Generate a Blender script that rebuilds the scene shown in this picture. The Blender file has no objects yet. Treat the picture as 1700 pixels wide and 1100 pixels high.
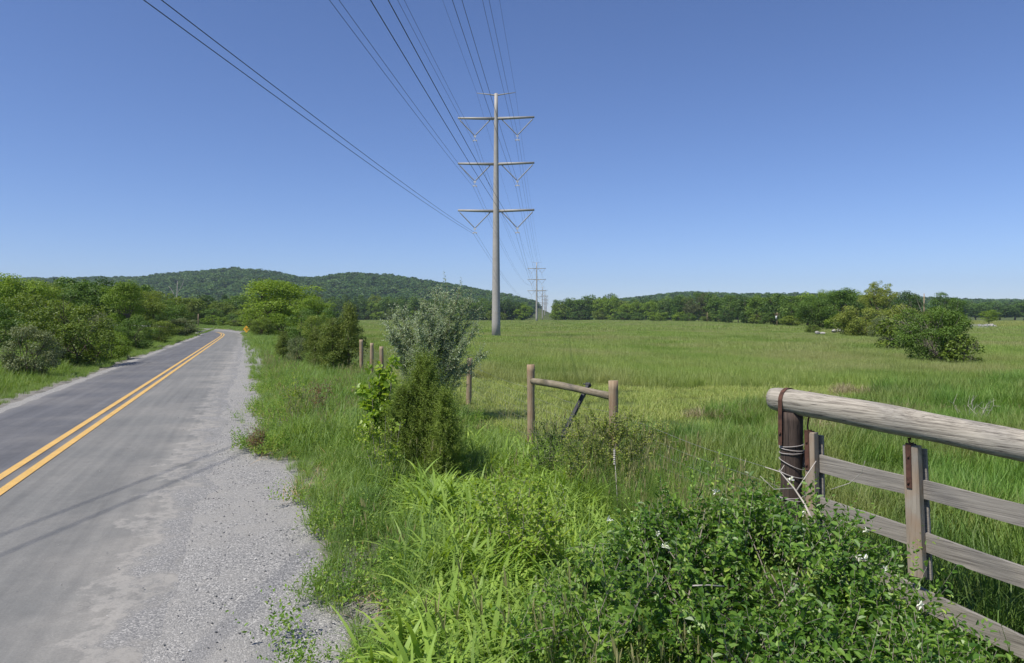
import bpy, math, random
import numpy as np
from mathutils import Vector, Matrix

# ------------------------------------------------------------------ camera, light
S = bpy.context.scene
COL = S.collection
R = math.radians
F = 1200.0; CX = 850.0; CY = 525.0; EYE = 2.2      # focal length in photo pixels, principal column, horizon row, eye height

cam_d = bpy.data.cameras.new("camera"); cam = bpy.data.objects.new("camera", cam_d); COL.objects.link(cam)
cam.location = (0, 0, EYE); cam.rotation_euler = (R(90), 0, 0)
cam_d.sensor_width = 36; cam_d.lens = 36 * F / 1700; cam_d.shift_y = -25 / 1700
cam_d.clip_start = 0.05; cam_d.clip_end = 20000
S.camera = cam

SUN_EL, SUN_DX, SUN_DY = R(57), -0.80, -0.60
w = bpy.data.worlds.new("World"); S.world = w; w.use_nodes = True
nt = w.node_tree; nt.nodes.clear()
sky = nt.nodes.new("ShaderNodeTexSky"); sky.sky_type = 'NISHITA'; sky.sun_disc = False
sky.sun_elevation = SUN_EL; sky.sun_rotation = math.atan2(SUN_DX, SUN_DY) % (2 * math.pi)
sky.altitude = 1500; sky.air_density = 1.0; sky.dust_density = 0.6; sky.ozone_density = 5.0
bg = nt.nodes.new("ShaderNodeBackground"); bg.inputs[1].default_value = 0.10
wo = nt.nodes.new("ShaderNodeOutputWorld")
tint = nt.nodes.new("ShaderNodeMix"); tint.data_type = 'RGBA'; tint.blend_type = 'MULTIPLY'; tint.inputs[0].default_value = 1.0
tint.inputs[7].default_value = (0.925, 0.95, 1.15, 1); nt.links.new(sky.outputs[0], tint.inputs[6])
nt.links.new(tint.outputs[2], bg.inputs[0]); nt.links.new(bg.outputs[0], wo.inputs[0])

sd = bpy.data.lights.new("sun", 'SUN'); sd.energy = 4.6; sd.angle = R(0.53); sd.color = (1.0, 0.95, 0.86)
sun = bpy.data.objects.new("sun", sd); COL.objects.link(sun)
sv = Vector((SUN_DX * math.cos(SUN_EL), SUN_DY * math.cos(SUN_EL), math.sin(SUN_EL)))
sun.rotation_euler = (-sv).to_track_quat('-Z', 'Y').to_euler(); sun.location = (-20, -15, 40)
S.view_settings.view_transform = 'Standard'; S.view_settings.look = 'None'
S.view_settings.gamma = 1; S.view_settings.exposure = 0.22
S.cycles.max_bounces = 8; S.cycles.transparent_max_bounces = 8
S.cycles.volume_bounces = 0

rng = np.random.default_rng(7)
random.seed(7)

# ------------------------------------------------------------------ helpers
def link(o): COL.objects.link(o); return o
def tag(o, label=None, cat=None, group=None, kind=None):
    if label: o["label"] = label
    if cat: o["category"] = cat
    if group: o["group"] = group
    if kind: o["kind"] = kind
    return o
def empty(name, loc=(0, 0, 0), rz=0):
    o = bpy.data.objects.new(name, None); link(o); o.location = loc; o.rotation_euler = (0, 0, rz)
    o.empty_display_size = 0.2
    return o
def mesh_np(name, V, Q=None, T=None, mat=None, var=None, smooth=False, uv=None):
    me = bpy.data.meshes.new(name)
    V = np.asarray(V, dtype=np.float32).reshape(-1, 3)
    Q = np.zeros((0, 4), np.int32) if Q is None else np.asarray(Q, np.int32).reshape(-1, 4)
    T = np.zeros((0, 3), np.int32) if T is None else np.asarray(T, np.int32).reshape(-1, 3)
    me.vertices.add(len(V)); me.vertices.foreach_set("co", V.ravel())
    loops = np.concatenate([Q.ravel(), T.ravel()])
    me.loops.add(len(loops)); me.loops.foreach_set("vertex_index", loops)
    nq, ntt = len(Q), len(T)
    starts = np.concatenate([np.arange(nq) * 4, nq * 4 + np.arange(ntt) * 3]).astype(np.int32)
    me.polygons.add(nq + ntt); me.polygons.foreach_set("loop_start", starts)
    me.update(calc_edges=True)
    me.polygons.foreach_set("use_smooth", np.r_[np.full(nq, bool(smooth)), np.zeros(ntt, bool)])
    if var is not None:
        a = me.attributes.new("var", 'FLOAT', 'FACE'); a.data.foreach_set("value", np.asarray(var, np.float32))
    if uv is not None:
        l = me.uv_layers.new(name="UVMap"); l.data.foreach_set("uv", np.asarray(uv, np.float32)[loops].ravel())
    if mat is not None: me.materials.append(mat)
    return me
def mobj(name, me, parent=None):
    o = bpy.data.objects.new(name, me); link(o)
    if parent is not None: o.parent = parent
    return o

class MB:
    """collects boxes, tubes and lathes into one mesh"""
    def __init__(s): s.V = []; s.Q = []; s.T = []; s.n = 0
    def add(s, V, Q=None, T=None):
        V = np.asarray(V, float).reshape(-1, 3)
        if Q is not None and len(Q): s.Q.append(np.asarray(Q, int).reshape(-1, 4) + s.n)
        if T is not None and len(T): s.T.append(np.asarray(T, int).reshape(-1, 3) + s.n)
        s.V.append(V); s.n += len(V)
    def tube(s, pts, rad, k=8, caps=True, jit=0.0):
        pts = np.asarray(pts, float); n = len(pts)
        rad = np.broadcast_to(np.asarray(rad, float), (n,))
        tan = np.gradient(pts, axis=0); tan /= np.linalg.norm(tan, axis=1)[:, None] + 1e-9
        ref = np.array([0, 0, 1.0]) if abs(tan[0][2]) < 0.9 else np.array([1.0, 0, 0])
        V = []
        a = np.arange(k) / k * 2 * math.pi
        for i in range(n):
            u = np.cross(ref, tan[i]); u /= np.linalg.norm(u) + 1e-9
            v = np.cross(tan[i], u)
            rr = rad[i] * (1 + jit * rng.normal(size=k))
            V.append(pts[i] + (np.cos(a) * rr)[:, None] * u + (np.sin(a) * rr)[:, None] * v)
        V = np.concatenate(V); Q = []
        i0 = np.arange(n - 1)[:, None] * k; j = np.arange(k)[None, :]; j2 = (j + 1) % k
        Q = np.stack([i0 + j, i0 + j2, i0 + k + j2, i0 + k + j], -1).reshape(-1, 4)
        T = []
        if caps:
            V = np.vstack([V, pts[0], pts[-1]]); c0 = n * k; c1 = c0 + 1
            for q in range(k):
                T.append((c0, (q + 1) % k, q)); T.append((c1, (n - 1) * k + q, (n - 1) * k + (q + 1) % k))
        s.add(V, Q, T)
    def box(s, c, size, M=None):
        x, y, z = [d / 2 for d in size]
        V = np.array([(a, b, cc) for a in (-x, x) for b in (-y, y) for cc in (-z, z)])
        if M is not None: V = V @ np.array(M.to_3x3()).T
        V = V + np.array(c)
        s.add(V, [(0, 1, 3, 2), (4, 6, 7, 5), (0, 4, 5, 1), (2, 3, 7, 6), (0, 2, 6, 4), (1, 5, 7, 3)])
    def build(s, name, mat, parent=None, smooth=False, bevel=0):
        me = mesh_np(name, np.concatenate(s.V), np.concatenate(s.Q) if s.Q else None,
                     np.concatenate(s.T) if s.T else None, mat, smooth=smooth)
        o = mobj(name, me, parent)
        if bevel:
            b = o.modifiers.new("bevel", 'BEVEL'); b.width = bevel; b.segments = 2; b.limit_method = 'ANGLE'
        return o

def sm(x, a, b):
    t = np.clip((np.asarray(x, float) - a) / (b - a), 0, 1); return t * t * (3 - 2 * t)
# value noise in numpy
_tab = np.random.default_rng(3).random((256, 256))
def vnoise(x, y):
    x = np.asarray(x, float); y = np.asarray(y, float)
    xi = np.floor(x).astype(int); yi = np.floor(y).astype(int); fx = x - xi; fy = y - yi
    fx = fx * fx * (3 - 2 * fx); fy = fy * fy * (3 - 2 * fy)
    g = lambda a, b: _tab[a % 256, b % 256]
    return (g(xi, yi) * (1 - fx) + g(xi + 1, yi) * fx) * (1 - fy) + (g(xi, yi + 1) * (1 - fx) + g(xi + 1, yi + 1) * fx) * fy

# ------------------------------------------------------------------ terrain
SL = 0.36; NRM = math.sqrt(1 + SL * SL)
def U(x, y): return (np.asarray(x, float) + SL * np.asarray(y, float)) / NRM    # distance right of the road axis line
LX = np.array([-700, -100, 60, 150, 230, 300, 380, 420, 460, 520, 580, 640, 700, 760, 800, 850, 895, 918, 950, 1000, 1100, 1170, 1250, 1350, 1480, 1600, 1700, 2400.])
LY = np.array([466, 470, 464, 463, 460, 455, 447, 449, 453, 460, 454, 457, 464, 472, 480, 490, 502, 513, 506, 499, 491, 487, 490, 491, 497, 497, 500, 502.])
def line_x(y): return -2.2 + 0.052 * (y - 100)
def height(x, y):
    x = np.asarray(x, float); y = np.asarray(y, float)
    u = U(x, y)
    z = -0.38 * sm(u, 0.9, 3.2) * (1 - 0.4 * sm(y, 9, 16)) - 0.75 * sm(u, 7, 42)
    z = z - 0.26 * np.exp(-(((x - 3.7) / 1.5) ** 2 + ((y - 5.3) / 1.5) ** 2))
    # left verge: shallow ditch then a low bank
    z = z - 0.22 * (sm(-u, 6.0, 7.0) - sm(-u, 7.2, 9.0)) + 0.25 * sm(-u, 8.0, 13.0) * (1 - sm(y, 45, 80))
    far = sm(np.abs(u), 5, 25)
    z = z + far * ((vnoise(x / 17 + 5, y / 23) - .5) * 0.30 + (vnoise(x / 55, y / 70 + 9) - .5) * 0.5 * sm(y, 30, 120))
    # hills
    yy = np.maximum(y, 50)
    px = CX + F * x / yy
    prof = np.interp(px, LX, LY)
    yr = np.where(px < 918, 1650.0, 1750.0)
    hz = (CY - prof) / F * yr - 11.0
    s = sm(y, 760, 1650)
    dn = 1 - 0.5 * sm(y, 1750, 3500)
    z = z + np.maximum(hz, 0) * s * dn * (y > 0) + s * 9 * (vnoise(x / 90, y / 120) - .5)
    return z
def hz1(x, y): return float(height(x, y))

def pt(px, py, Y): return np.array([(px - CX) / F * Y, Y, EYE - (py - CY) / F * Y])

# ------------------------------------------------------------------ materials
def mat(name):
    m = bpy.data.materials.new(name); m.use_nodes = True; m.node_tree.nodes.clear()
    return m, m.node_tree
def N(nt, t, **k):
    n = nt.nodes.new(t)
    for a, b in k.items():
        if a == "ins":
            for i, v in b.items(): n.inputs[i].default_value = v
        else: setattr(n, a, b)
    return n
def c4(c): return (c[0], c[1], c[2], 1)
def ramp(nt, fac, stops):
    r = N(nt, "ShaderNodeValToRGB"); e = r.color_ramp.elements
    while len(e) < len(stops): e.new(0.5)
    for i, (p, c) in enumerate(stops): e[i].position = p; e[i].color = c4(c)
    nt.links.new(fac, r.inputs[0]); return r.outputs[0]
def noise(nt, vec, scale, detail=4, rough=0.55):
    n = N(nt, "ShaderNodeTexNoise", ins={"Scale": scale, "Detail": detail, "Roughness": rough})
    nt.links.new(vec, n.inputs["Vector"]); return n.outputs[0]
def mixc(nt, f, a, b, mode='MIX'):
    m = N(nt, "ShaderNodeMix", data_type='RGBA', blend_type=mode)
    for sock, v in ((m.inputs[0], f), (m.inputs[6], a), (m.inputs[7], b)):
        if hasattr(v, "is_linked"): nt.links.new(v, sock)
        elif isinstance(v, (int, float)): sock.default_value = v
        else: sock.default_value = c4(v)
    return m.outputs[2]
def mathn(nt, op, a, b=0.0, c=None, clamp=False):
    m = N(nt, "ShaderNodeMath", operation=op, use_clamp=clamp)
    for i, v in enumerate((a, b) if c is None else (a, b, c)):
        if hasattr(v, "is_linked"): nt.links.new(v, m.inputs[i])
        else: m.inputs[i].default_value = v
    return m.outputs[0]
def bumpn(nt, h, strength, dist=0.02):
    b = N(nt, "ShaderNodeBump", ins={"Strength": strength, "Distance": dist}); nt.links.new(h, b.inputs["Height"]); return b.outputs[0]
def principled(nt, col, rough=0.7, spec=0.3, normal=None, metallic=0.0):
    p = N(nt, "ShaderNodeBsdfPrincipled", ins={"Roughness": rough, "Specular IOR Level": spec, "Metallic": metallic})
    if hasattr(col, "is_linked"): nt.links.new(col, p.inputs["Base Color"])
    else: p.inputs["Base Color"].default_value = c4(col)
    if normal is not None: nt.links.new(normal, p.inputs["Normal"])
    return p
def out(nt, sh):
    o = N(nt, "ShaderNodeOutputMaterial"); nt.links.new(sh, o.inputs[0])

def leafmat(name, cols, trans=0.35, patch=None, pscale=0.05, patch2=None, pscale2=0.2, spec=0.35, rough=0.5, objvar=0.35, gain=(1.66, 1.44, 1.3)):
    """cols: two or three colours spread over leaves; patch: colour taken up in large patches"""
    m, t = mat(name)
    cols = [tuple(min(.9, c * g_) for c, g_ in zip(q, gain)) for q in cols]
    if patch is not None: patch = tuple(c * g_ for c, g_ in zip(patch, gain))
    at = N(t, "ShaderNodeAttribute", attribute_name="var").outputs["Fac"]
    oi = N(t, "ShaderNodeObjectInfo").outputs["Random"]
    g = N(t, "ShaderNodeNewGeometry").outputs["Position"]
    f = mathn(t, 'ADD', mathn(t, 'MULTIPLY', at, 1 - objvar), mathn(t, 'MULTIPLY', oi, objvar), clamp=True)
    stops = [(i / (len(cols) - 1), c) for i, c in enumerate(cols)]
    col = ramp(t, f, stops)
    if patch is not None:
        nz = N(t, "ShaderNodeMapRange", ins={1: 0.42, 2: 0.60})
        nn = noise(t, g, pscale, 4, 0.6); t.links.new(nn, nz.inputs[0])
        col = mixc(t, nz.outputs[0], col, patch)
    if patch2 is not None:
        mp = N(t, "ShaderNodeMapping"); mp.inputs["Scale"].default_value = (1.0, 0.45, 1.0); t.links.new(g, mp.inputs[0])
        nz = N(t, "ShaderNodeMapRange", ins={1: 0.50, 2: 0.64, 4: 0.8}); t.links.new(noise(t, mp.outputs[0], pscale2, 5, 0.65), nz.inputs[0])
        col = mixc(t, nz.outputs[0], col, tuple(c * g_ for c, g_ in zip(patch2, gain)))
    p = principled(t, col, rough, spec)
    tr = N(t, "ShaderNodeBsdfTranslucent")
    tc = mixc(t, 1.0, col, (1.25, 1.2, 0.55), 'MULTIPLY'); t.links.new(tc, tr.inputs[0])
    ms = N(t, "ShaderNodeMixShader", ins={0: trans})
    t.links.new(p.outputs[0], ms.inputs[1]); t.links.new(tr.outputs[0], ms.inputs[2]); out(t, ms.outputs[0])
    return m

def wood(name, a, b, dark, axis=0, gs=1.0, rough=0.8, stain=None, crack=0.6):
    """weathered wood, grain along the object's local axis"""
    m, t = mat(name)
    tc = N(t, "ShaderNodeTexCoord").outputs["Object"]
    mp = N(t, "ShaderNodeMapping"); t.links.new(tc, mp.inputs[0])
    sc = [38 * gs, 38 * gs, 38 * gs]; sc[axis] = 1.5 * gs; mp.inputs["Scale"].default_value = sc
    n1 = noise(t, mp.outputs[0], 1.0, 6, 0.65)
    mp2 = N(t, "ShaderNodeMapping"); t.links.new(tc, mp2.inputs[0])
    sc = [130 * gs, 130 * gs, 130 * gs]; sc[axis] = 3.0 * gs; mp2.inputs["Scale"].default_value = sc
    n2 = noise(t, mp2.outputs[0], 1.0, 3, 0.6)
    n3 = noise(t, tc, 3.0, 3)
    col = ramp(t, n1, [(0.3, b), (0.55, a), (0.75, tuple(min(1, c * 1.18) for c in a))])
    cr = ramp(t, n2, [(0.34, (0, 0, 0)), (0.46, (1, 1, 1))])
    col = mixc(t, crack, col, mixc(t, cr, dark, col))
    if stain is not None:
        col = mixc(t, ramp(t, n3, [(0.45, (0, 0, 0)), (0.7, (0.7, 0.7, 0.7))]), col, stain)
    h = mathn(t, 'ADD', mathn(t, 'MULTIPLY', n1, 0.6), mathn(t, 'MULTIPLY', n2, 0.6))
    p = principled(t, col, rough, 0.2, bumpn(t, h, 0.8, 0.006)); out(t, p.outputs[0])
    return m

def simple(name, a, b, scale=4, rough=0.6, spec=0.3, metallic=0.0, bump=0.2, bd=0.01):
    m, t = mat(name)
    tc = N(t, "ShaderNodeTexCoord").outputs["Object"]
    n1 = noise(t, tc, scale, 5, 0.6)
    p = principled(t, ramp(t, n1, [(0.3, a), (0.7, b)]), rough, spec, bumpn(t, n1, bump, bd), metallic)
    out(t, p.outputs[0]); return m

BARK = simple("bark", (0.07, 0.055, 0.04), (0.16, 0.13, 0.10), 14, 0.9, 0.1, 0, 0.6)
GREYTWIG = simple("grey_twig", (0.20, 0.17, 0.14), (0.34, 0.30, 0.25), 20, 0.9, 0.1)
DEADWOOD = simple("dead_wood", (0.38, 0.34, 0.29), (0.55, 0.50, 0.44), 20, 0.9, 0.1)

CL0 = np.array([(-3.3 - SL * y, y) for y in (0, 78)] + [(-35.9, 90), (-40.6, 100), (-47.2, 112), (-55.2, 125), (-65, 140), (-80, 160), (-102, 185), (-135, 215)])
# ------------------------------------------------------------------ ground sheet
def ground():
    ty = np.linspace(-0.42, 1.0, 330); tx = np.linspace(-1, 1, 460)
    ys = 6 + 8 * np.sinh(7.3 * ty); xs = 8 * np.sinh(7.2 * tx)
    X, Y = np.meshgrid(xs, ys)
    Z = height(X, Y)
    u = U(X, Y)
    # let the ground dip under the road and the gravel sheets
    w_ = (1 - sm(u, .15, 1.3)) * sm(u, -7.0, -5.9) * (1 - sm(Y, 98, 102))
    Z = Z * (1 - w_) - 0.075 * w_
    xr = np.interp(Y, CL0[:, 1], CL0[:, 0]); wb = (1 - sm(np.abs(X - xr), 5, 12)) * sm(Y, 80, 98) * (1 - sm(Y, 215, 230)); Z = Z * (1 - wb) - 0.085 * wb
    n, m_ = X.shape
    idx = np.arange(n * m_).reshape(n, m_)
    Q = np.stack([idx[:-1, :-1], idx[:-1, 1:], idx[1:, 1:], idx[1:, :-1]], -1).reshape(-1, 4)
    m, t = mat("ground_soil_and_grass")
    g = N(t, "ShaderNodeNewGeometry").outputs["Position"]
    n1 = noise(t, g, 0.05, 5, 0.6); n2 = noise(t, g, 1.3, 5, 0.7); n3 = noise(t, g, 14, 4, 0.7)
    col = ramp(t, n1, [(0.35, (0.075, 0.115, 0.025)), (0.52, (0.10, 0.13, 0.035)), (0.65, (0.14, 0.145, 0.055))])
    col = mixc(t, ramp(t, n2, [(0.35, (0, 0, 0)), (0.65, (0.6, 0.6, 0.6))]), col, (0.065, 0.085, 0.022))
    col = mixc(t, ramp(t, n3, [(0.5, (0, 0, 0)), (0.75, (0.5, 0.5, 0.5))]), col, (0.13, 0.105, 0.06))
    sp = N(t, "ShaderNodeSeparateXYZ"); t.links.new(g, sp.inputs[0])
    uu = mathn(t, 'DIVIDE', mathn(t, 'ADD', sp.outputs[0], mathn(t, 'MULTIPLY', sp.outputs[1], SL)), NRM)
    uu = mathn(t, 'ADD', uu, mathn(t, 'MULTIPLY', mathn(t, 'SUBTRACT', n2, .5), 1.6))
    e1 = N(t, "ShaderNodeMapRange", ins={1: 1.5, 2: 0.7}); t.links.new(uu, e1.inputs[0])
    e2 = N(t, "ShaderNodeMapRange", ins={1: -8.0, 2: -6.6}); t.links.new(uu, e2.inputs[0])
    col = mixc(t, mathn(t, 'MULTIPLY', e1.outputs[0], e2.outputs[0]), col, ramp(t, noise(t, g, 60, 3, .7), [(.35, (.13, .125, .11)), (.65, (.30, .28, .25))]))
    p = principled(t, col, 0.95, 0.1, bumpn(t, n3, 0.6, 0.05)); out(t, p.outputs[0])
    o = mobj("ground", mesh_np("ground", np.stack([X, Y, Z], -1), Q, None, m, smooth=True))
    tag(o, kind="structure")
ground()

# ------------------------------------------------------------------ road
def centre(s):
    """centreline of the yellow line, s = metres along from behind the camera; returns point, unit right normal"""
    pts = [(-3.1 * NRM - SL * y, y) for y in (-30, -10, 0, 10, 20, 35, 50, 65, 78)]
    pts += [(-35.9, 90), (-40.6, 100), (-47.2, 112), (-55.2, 125), (-65, 140), (-80, 160), (-102, 185), (-135, 215)]
    return np.array(pts, float)
def resample(P, n):
    d = np.r_[0, np.cumsum(np.linalg.norm(np.diff(P, axis=0), axis=1))]
    # smooth Catmull-like via dense linear + moving average
    s = np.linspace(0, d[-1], 900); Q = np.stack([np.interp(s, d, P[:, 0]), np.interp(s, d, P[:, 1])], -1)
    k = 41; pad = np.vstack([np.repeat(Q[:1], k // 2, 0) + (np.arange(-(k // 2), 0)[:, None]) * (Q[1] - Q[0]), Q,
                             Q[-1:] + (np.arange(1, k // 2 + 1)[:, None]) * (Q[-1] - Q[-2])])
    Qs = np.stack([np.convolve(pad[:, i], np.ones(k) / k, 'valid') for i in range(2)], -1)
    tt = np.linspace(0, 1, n) ** 1.0
    return np.stack([np.interp(tt, np.linspace(0, 1, 900), Qs[:, i]) for i in range(2)], -1)
CL = resample(centre(0), 2600)
tan = np.gradient(CL, axis=0); tan /= np.linalg.norm(tan, axis=1)[:, None]
RN = np.stack([tan[:, 1], -tan[:, 0]], -1)
SLEN = np.r_[0, np.cumsum(np.linalg.norm(np.diff(CL, axis=0), axis=1))]
def strip(name, offs, zs, m, jit=None):
    offs = np.asarray(offs, float); n = len(CL); k = len(offs)
    V = np.zeros((n, k, 3)); uv = np.zeros((n, k, 2))
    for j, o_ in enumerate(offs):
        oo = o_ + (jit[j] if jit is not None and jit[j] is not None else 0)
        V[:, j, :2] = CL + RN * np.broadcast_to(oo, (n,))[:, None]; V[:, j, 2] = zs[j]
        uv[:, j, 0] = oo; uv[:, j, 1] = SLEN
    idx = np.arange(n * k).reshape(n, k)
    Q = np.stack([idx[:-1, :-1], idx[:-1, 1:], idx[1:, 1:], idx[1:, :-1]], -1).reshape(-1, 4)
    o = mobj(name, mesh_np(name, V, Q, None, m, smooth=True, uv=uv.reshape(-1, 2)))
    tag(o, kind="structure"); return o

def road_mat():
    m, t = mat("asphalt")
    uvn = N(t, "ShaderNodeUVMap", uv_map="UVMap").outputs[0]
    sx = N(t, "ShaderNodeSeparateXYZ"); t.links.new(uvn, sx.inputs[0]); u = sx.outputs[0]
    g = N(t, "ShaderNodeNewGeometry").outputs["Position"]
    mp = N(t, "ShaderNodeMapping"); t.links.new(uvn, mp.inputs[0]); mp.inputs["Scale"].default_value = (3.0, 0.16, 1)
    streak = noise(t, mp.outputs[0], 1.0, 5, 0.6)
    big = noise(t, g, 0.5, 4, 0.6); fine = noise(t, g, 55, 3, 0.8); mid = noise(t, g, 6, 5, 0.7)
    left = ramp(t, streak, [(0.3, (0.098, 0.099, 0.105)), (0.7, (0.135, 0.136, 0.142))])
    right = ramp(t, streak, [(0.3, (0.15, 0.15, 0.143)), (0.7, (0.205, 0.203, 0.19))])
    wob = mathn(t, 'MULTIPLY', mathn(t, 'SUBTRACT', big, 0.5), 0.15)
    f = N(t, "ShaderNodeMapRange", ins={1: -0.06, 2: 0.10}); t.links.new(mathn(t, 'ADD', u, wob), f.inputs[0])
    col = mixc(t, f.outputs[0], left, right)
    # pale dust blown over the right lane, thicker towards its edge
    d = N(t, "ShaderNodeMapRange", ins={1: 1.2, 2: 2.6}); t.links.new(u, d.inputs[0])
    dust = mathn(t, 'MULTIPLY', mathn(t, 'ADD', d.outputs[0], 0.35), ramp(t, big, [(0.42, (0, 0, 0)), (0.66, (1, 1, 1))]))
    col = mixc(t, mathn(t, 'MULTIPLY', dust, 0.55, clamp=True), col, (0.36, 0.335, 0.295))
    lf = N(t, "ShaderNodeMapRange", ins={1: -2.1, 2: -2.5}); t.links.new(u, lf.inputs[0])
    col = mixc(t, mathn(t, 'MULTIPLY', lf.outputs[0], 0.35), col, (0.27, 0.255, 0.23))
    col = mixc(t, 0.5, col, ramp(t, fine, [(0.25, (0.35, 0.35, 0.35)), (0.5, (0.5, 0.5, 0.5)), (0.78, (0.72, 0.71, 0.69))]), 'OVERLAY')
    col = mixc(t, 0.35, col, ramp(t, mid, [(0.3, (0.38, 0.38, 0.38)), (0.7, (0.62, 0.62, 0.61))]), 'OVERLAY')
    mp3 = N(t, "ShaderNodeMapping"); t.links.new(uvn, mp3.inputs[0]); mp3.inputs["Scale"].default_value = (9.0, 0.06, 1)
    st2 = noise(t, mp3.outputs[0], 1.0, 4, 0.6)
    col = mixc(t, 0.22, col, ramp(t, st2, [(0.35, (0.36, 0.36, 0.36)), (0.65, (0.66, 0.65, 0.63))]), 'OVERLAY')
    # the crumbled edge: loose stone lies over the asphalt in patches
    v = N(t, "ShaderNodeTexVoronoi", ins={"Scale": 95.0}); t.links.new(g, v.inputs["Vector"])
    sc_ = N(t, "ShaderNodeSeparateColor"); t.links.new(v.outputs["Color"], sc_.inputs[0])
    stone = ramp(t, sc_.outputs[0], [(0.0, (0.13, 0.13, 0.13)), (0.45, (0.235, 0.23, 0.22)), (0.8, (0.31, 0.30, 0.28)), (1.0, (0.50, 0.48, 0.44))])
    eu = mathn(t, 'ADD', u, mathn(t, 'MULTIPLY', mathn(t, 'SUBTRACT', noise(t, g, 1.6, 6, 0.72), 0.5), 2.4))
    er = N(t, "ShaderNodeMapRange", ins={1: 2.15, 2: 2.5}); t.links.new(eu, er.inputs[0])
    col = mixc(t, mathn(t, 'MULTIPLY', er.outputs[0], 0.9), col, stone)
    pe = N(t, "ShaderNodeMapRange", ins={1: 0.0, 2: 0.16}); t.links.new(mathn(t, 'ABSOLUTE', mathn(t, 'SUBTRACT', eu, 2.12)), pe.inputs[0])
    col = mixc(t, mathn(t, 'MULTIPLY', mathn(t, 'SUBTRACT', 1.0, pe.outputs[0]), 0.5), col, (0.40, 0.375, 0.335))
    # hairline cracks
    vc = N(t, "ShaderNodeTexVoronoi", feature='DISTANCE_TO_EDGE', ins={"Scale": 0.55}); wv = N(t, "ShaderNodeVectorMath", operation='ADD')
    nzc = N(t, "ShaderNodeTexNoise", ins={"Scale": 2.0, "Detail": 5.0}); t.links.new(g, nzc.inputs["Vector"])
    t.links.new(g, wv.inputs[0]); t.links.new(nzc.outputs["Color"], wv.inputs[1]); t.links.new(wv.outputs[0], vc.inputs["Vector"])
    ck = N(t, "ShaderNodeMapRange", ins={1: 0.0, 2: 0.006, 3: 1.0, 4: 0.0}); t.links.new(vc.outputs["Distance"], ck.inputs[0])
    col = mixc(t, mathn(t, 'MULTIPLY', mathn(t, 'MULTIPLY', ck.outputs[0], 0.4), ramp(t, big, [(0.5, (0, 0, 0)), (0.62, (1, 1, 1))])), col, (0.05, 0.05, 0.05))
    p = principled(t, col, 0.85, 0.25, bumpn(t, fine, 0.35, 0.006)); out(t, p.outputs[0]); return m
ASPH = road_mat()
nn = len(CL)
edge_r = (vnoise(SLEN * 1.1, 0 * SLEN + 3) - .5) * 0.28 + (vnoise(SLEN * 5, 0 * SLEN + 8) - .5) * 0.10
edge_l = (vnoise(SLEN * 1.7, 0 * SLEN + 13) - .5) * 0.08
offs = np.r_[-2.46, np.linspace(-2.36, 2.5, 14), 2.72]; jit = [None] * 16
jit[0] = jit[1] = edge_l; jit[-1] = jit[-2] = edge_r
rz_ = [0.0 - 0.012 * abs(a) for a in offs]; rz_[-1] = -0.075; rz_[0] = -0.07
strip("road", offs, rz_, ASPH, jit)

def paint_mat():
    m, t = mat("yellow_road_paint")
    g = N(t, "ShaderNodeNewGeometry").outputs["Position"]
    n1 = noise(t, g, 40, 4, 0.7); n2 = noise(t, g, 2.5, 4, 0.6)
    col = ramp(t, n2, [(0.3, (0.60, 0.36, 0.085)), (0.7, (0.70, 0.44, 0.13))])
    col = mixc(t, ramp(t, n1, [(0.50, (0, 0, 0)), (0.70, (0.85, 0.85, 0.85))]), col, (0.27, 0.24, 0.18))
    p = principled(t, col, 0.7, 0.3); out(t, p.outputs[0]); return m
PAINT = paint_mat()
def mark(name, a, b):
    global CL, RN, SLEN
    keep = (CL, RN, SLEN); n_ = int(np.argmax(CL[:, 1] > 101)); CL, RN, SLEN = CL[:n_], RN[:n_], SLEN[:n_]   # the paint ends in the bend
    o = strip(name, [a, b], [0.006, 0.006], PAINT)
    CL, RN, SLEN = keep
    return o
mark("road_line", -0.20, -0.075); mark("road_line", 0.075, 0.20)

def gravel_mat():
    m, t = mat("gravel")
    g = N(t, "ShaderNodeNewGeometry").outputs["Position"]
    v = N(t, "ShaderNodeTexVoronoi", ins={"Scale": 95.0, "Randomness": 1.0}); t.links.new(g, v.inputs["Vector"])
    v2 = N(t, "ShaderNodeTexVoronoi", ins={"Scale": 30.0, "Randomness": 1.0}); t.links.new(g, v2.inputs["Vector"])
    big = noise(t, g, 0.8, 5, 0.65); f2 = noise(t, g, 90, 3, 0.7)
    sp = N(t, "ShaderNodeSeparateColor"); t.links.new(v.outputs["Color"], sp.inputs[0])
    stone = ramp(t, sp.outputs[0], [(0.0, (0.13, 0.13, 0.13)), (0.45, (0.245, 0.24, 0.228)), (0.8, (0.33, 0.318, 0.295)), (1.0, (0.55, 0.53, 0.49))])
    dust = ramp(t, f2, [(0.3, (0.25, 0.24, 0.22)), (0.7, (0.36, 0.345, 0.315))])
    col = mixc(t, ramp(t, big, [(0.44, (0.05, 0.05, 0.05)), (0.64, (0.85, 0.85, 0.85))]), stone, dust)
    h = mathn(t, 'MULTIPLY', v.outputs["Distance"], -1.0)
    p = principled(t, col, 0.92, 0.15, bumpn(t, h, 0.5, 0.01)); out(t, p.outputs[0]); return m
GRAV = gravel_mat()
gr_r = (vnoise(SLEN * 0.45, 0 * SLEN + 31) - .5) * 0.5 + (vnoise(SLEN * 1.6, 0 * SLEN + 37) - .5) * 0.3
strip("gravel_shoulder", [2.2, 2.6, 2.9, 3.3, 3.75, 4.2], [-0.05, -0.037, -0.037, -0.037, -0.052, -0.10], GRAV, [None, None, None, gr_r * .5, gr_r, gr_r])
strip("gravel_verge", [-2.95, -2.65, -2.3], [-0.11, -0.036, -0.045], GRAV, [edge_l * 3, None, None])

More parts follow.
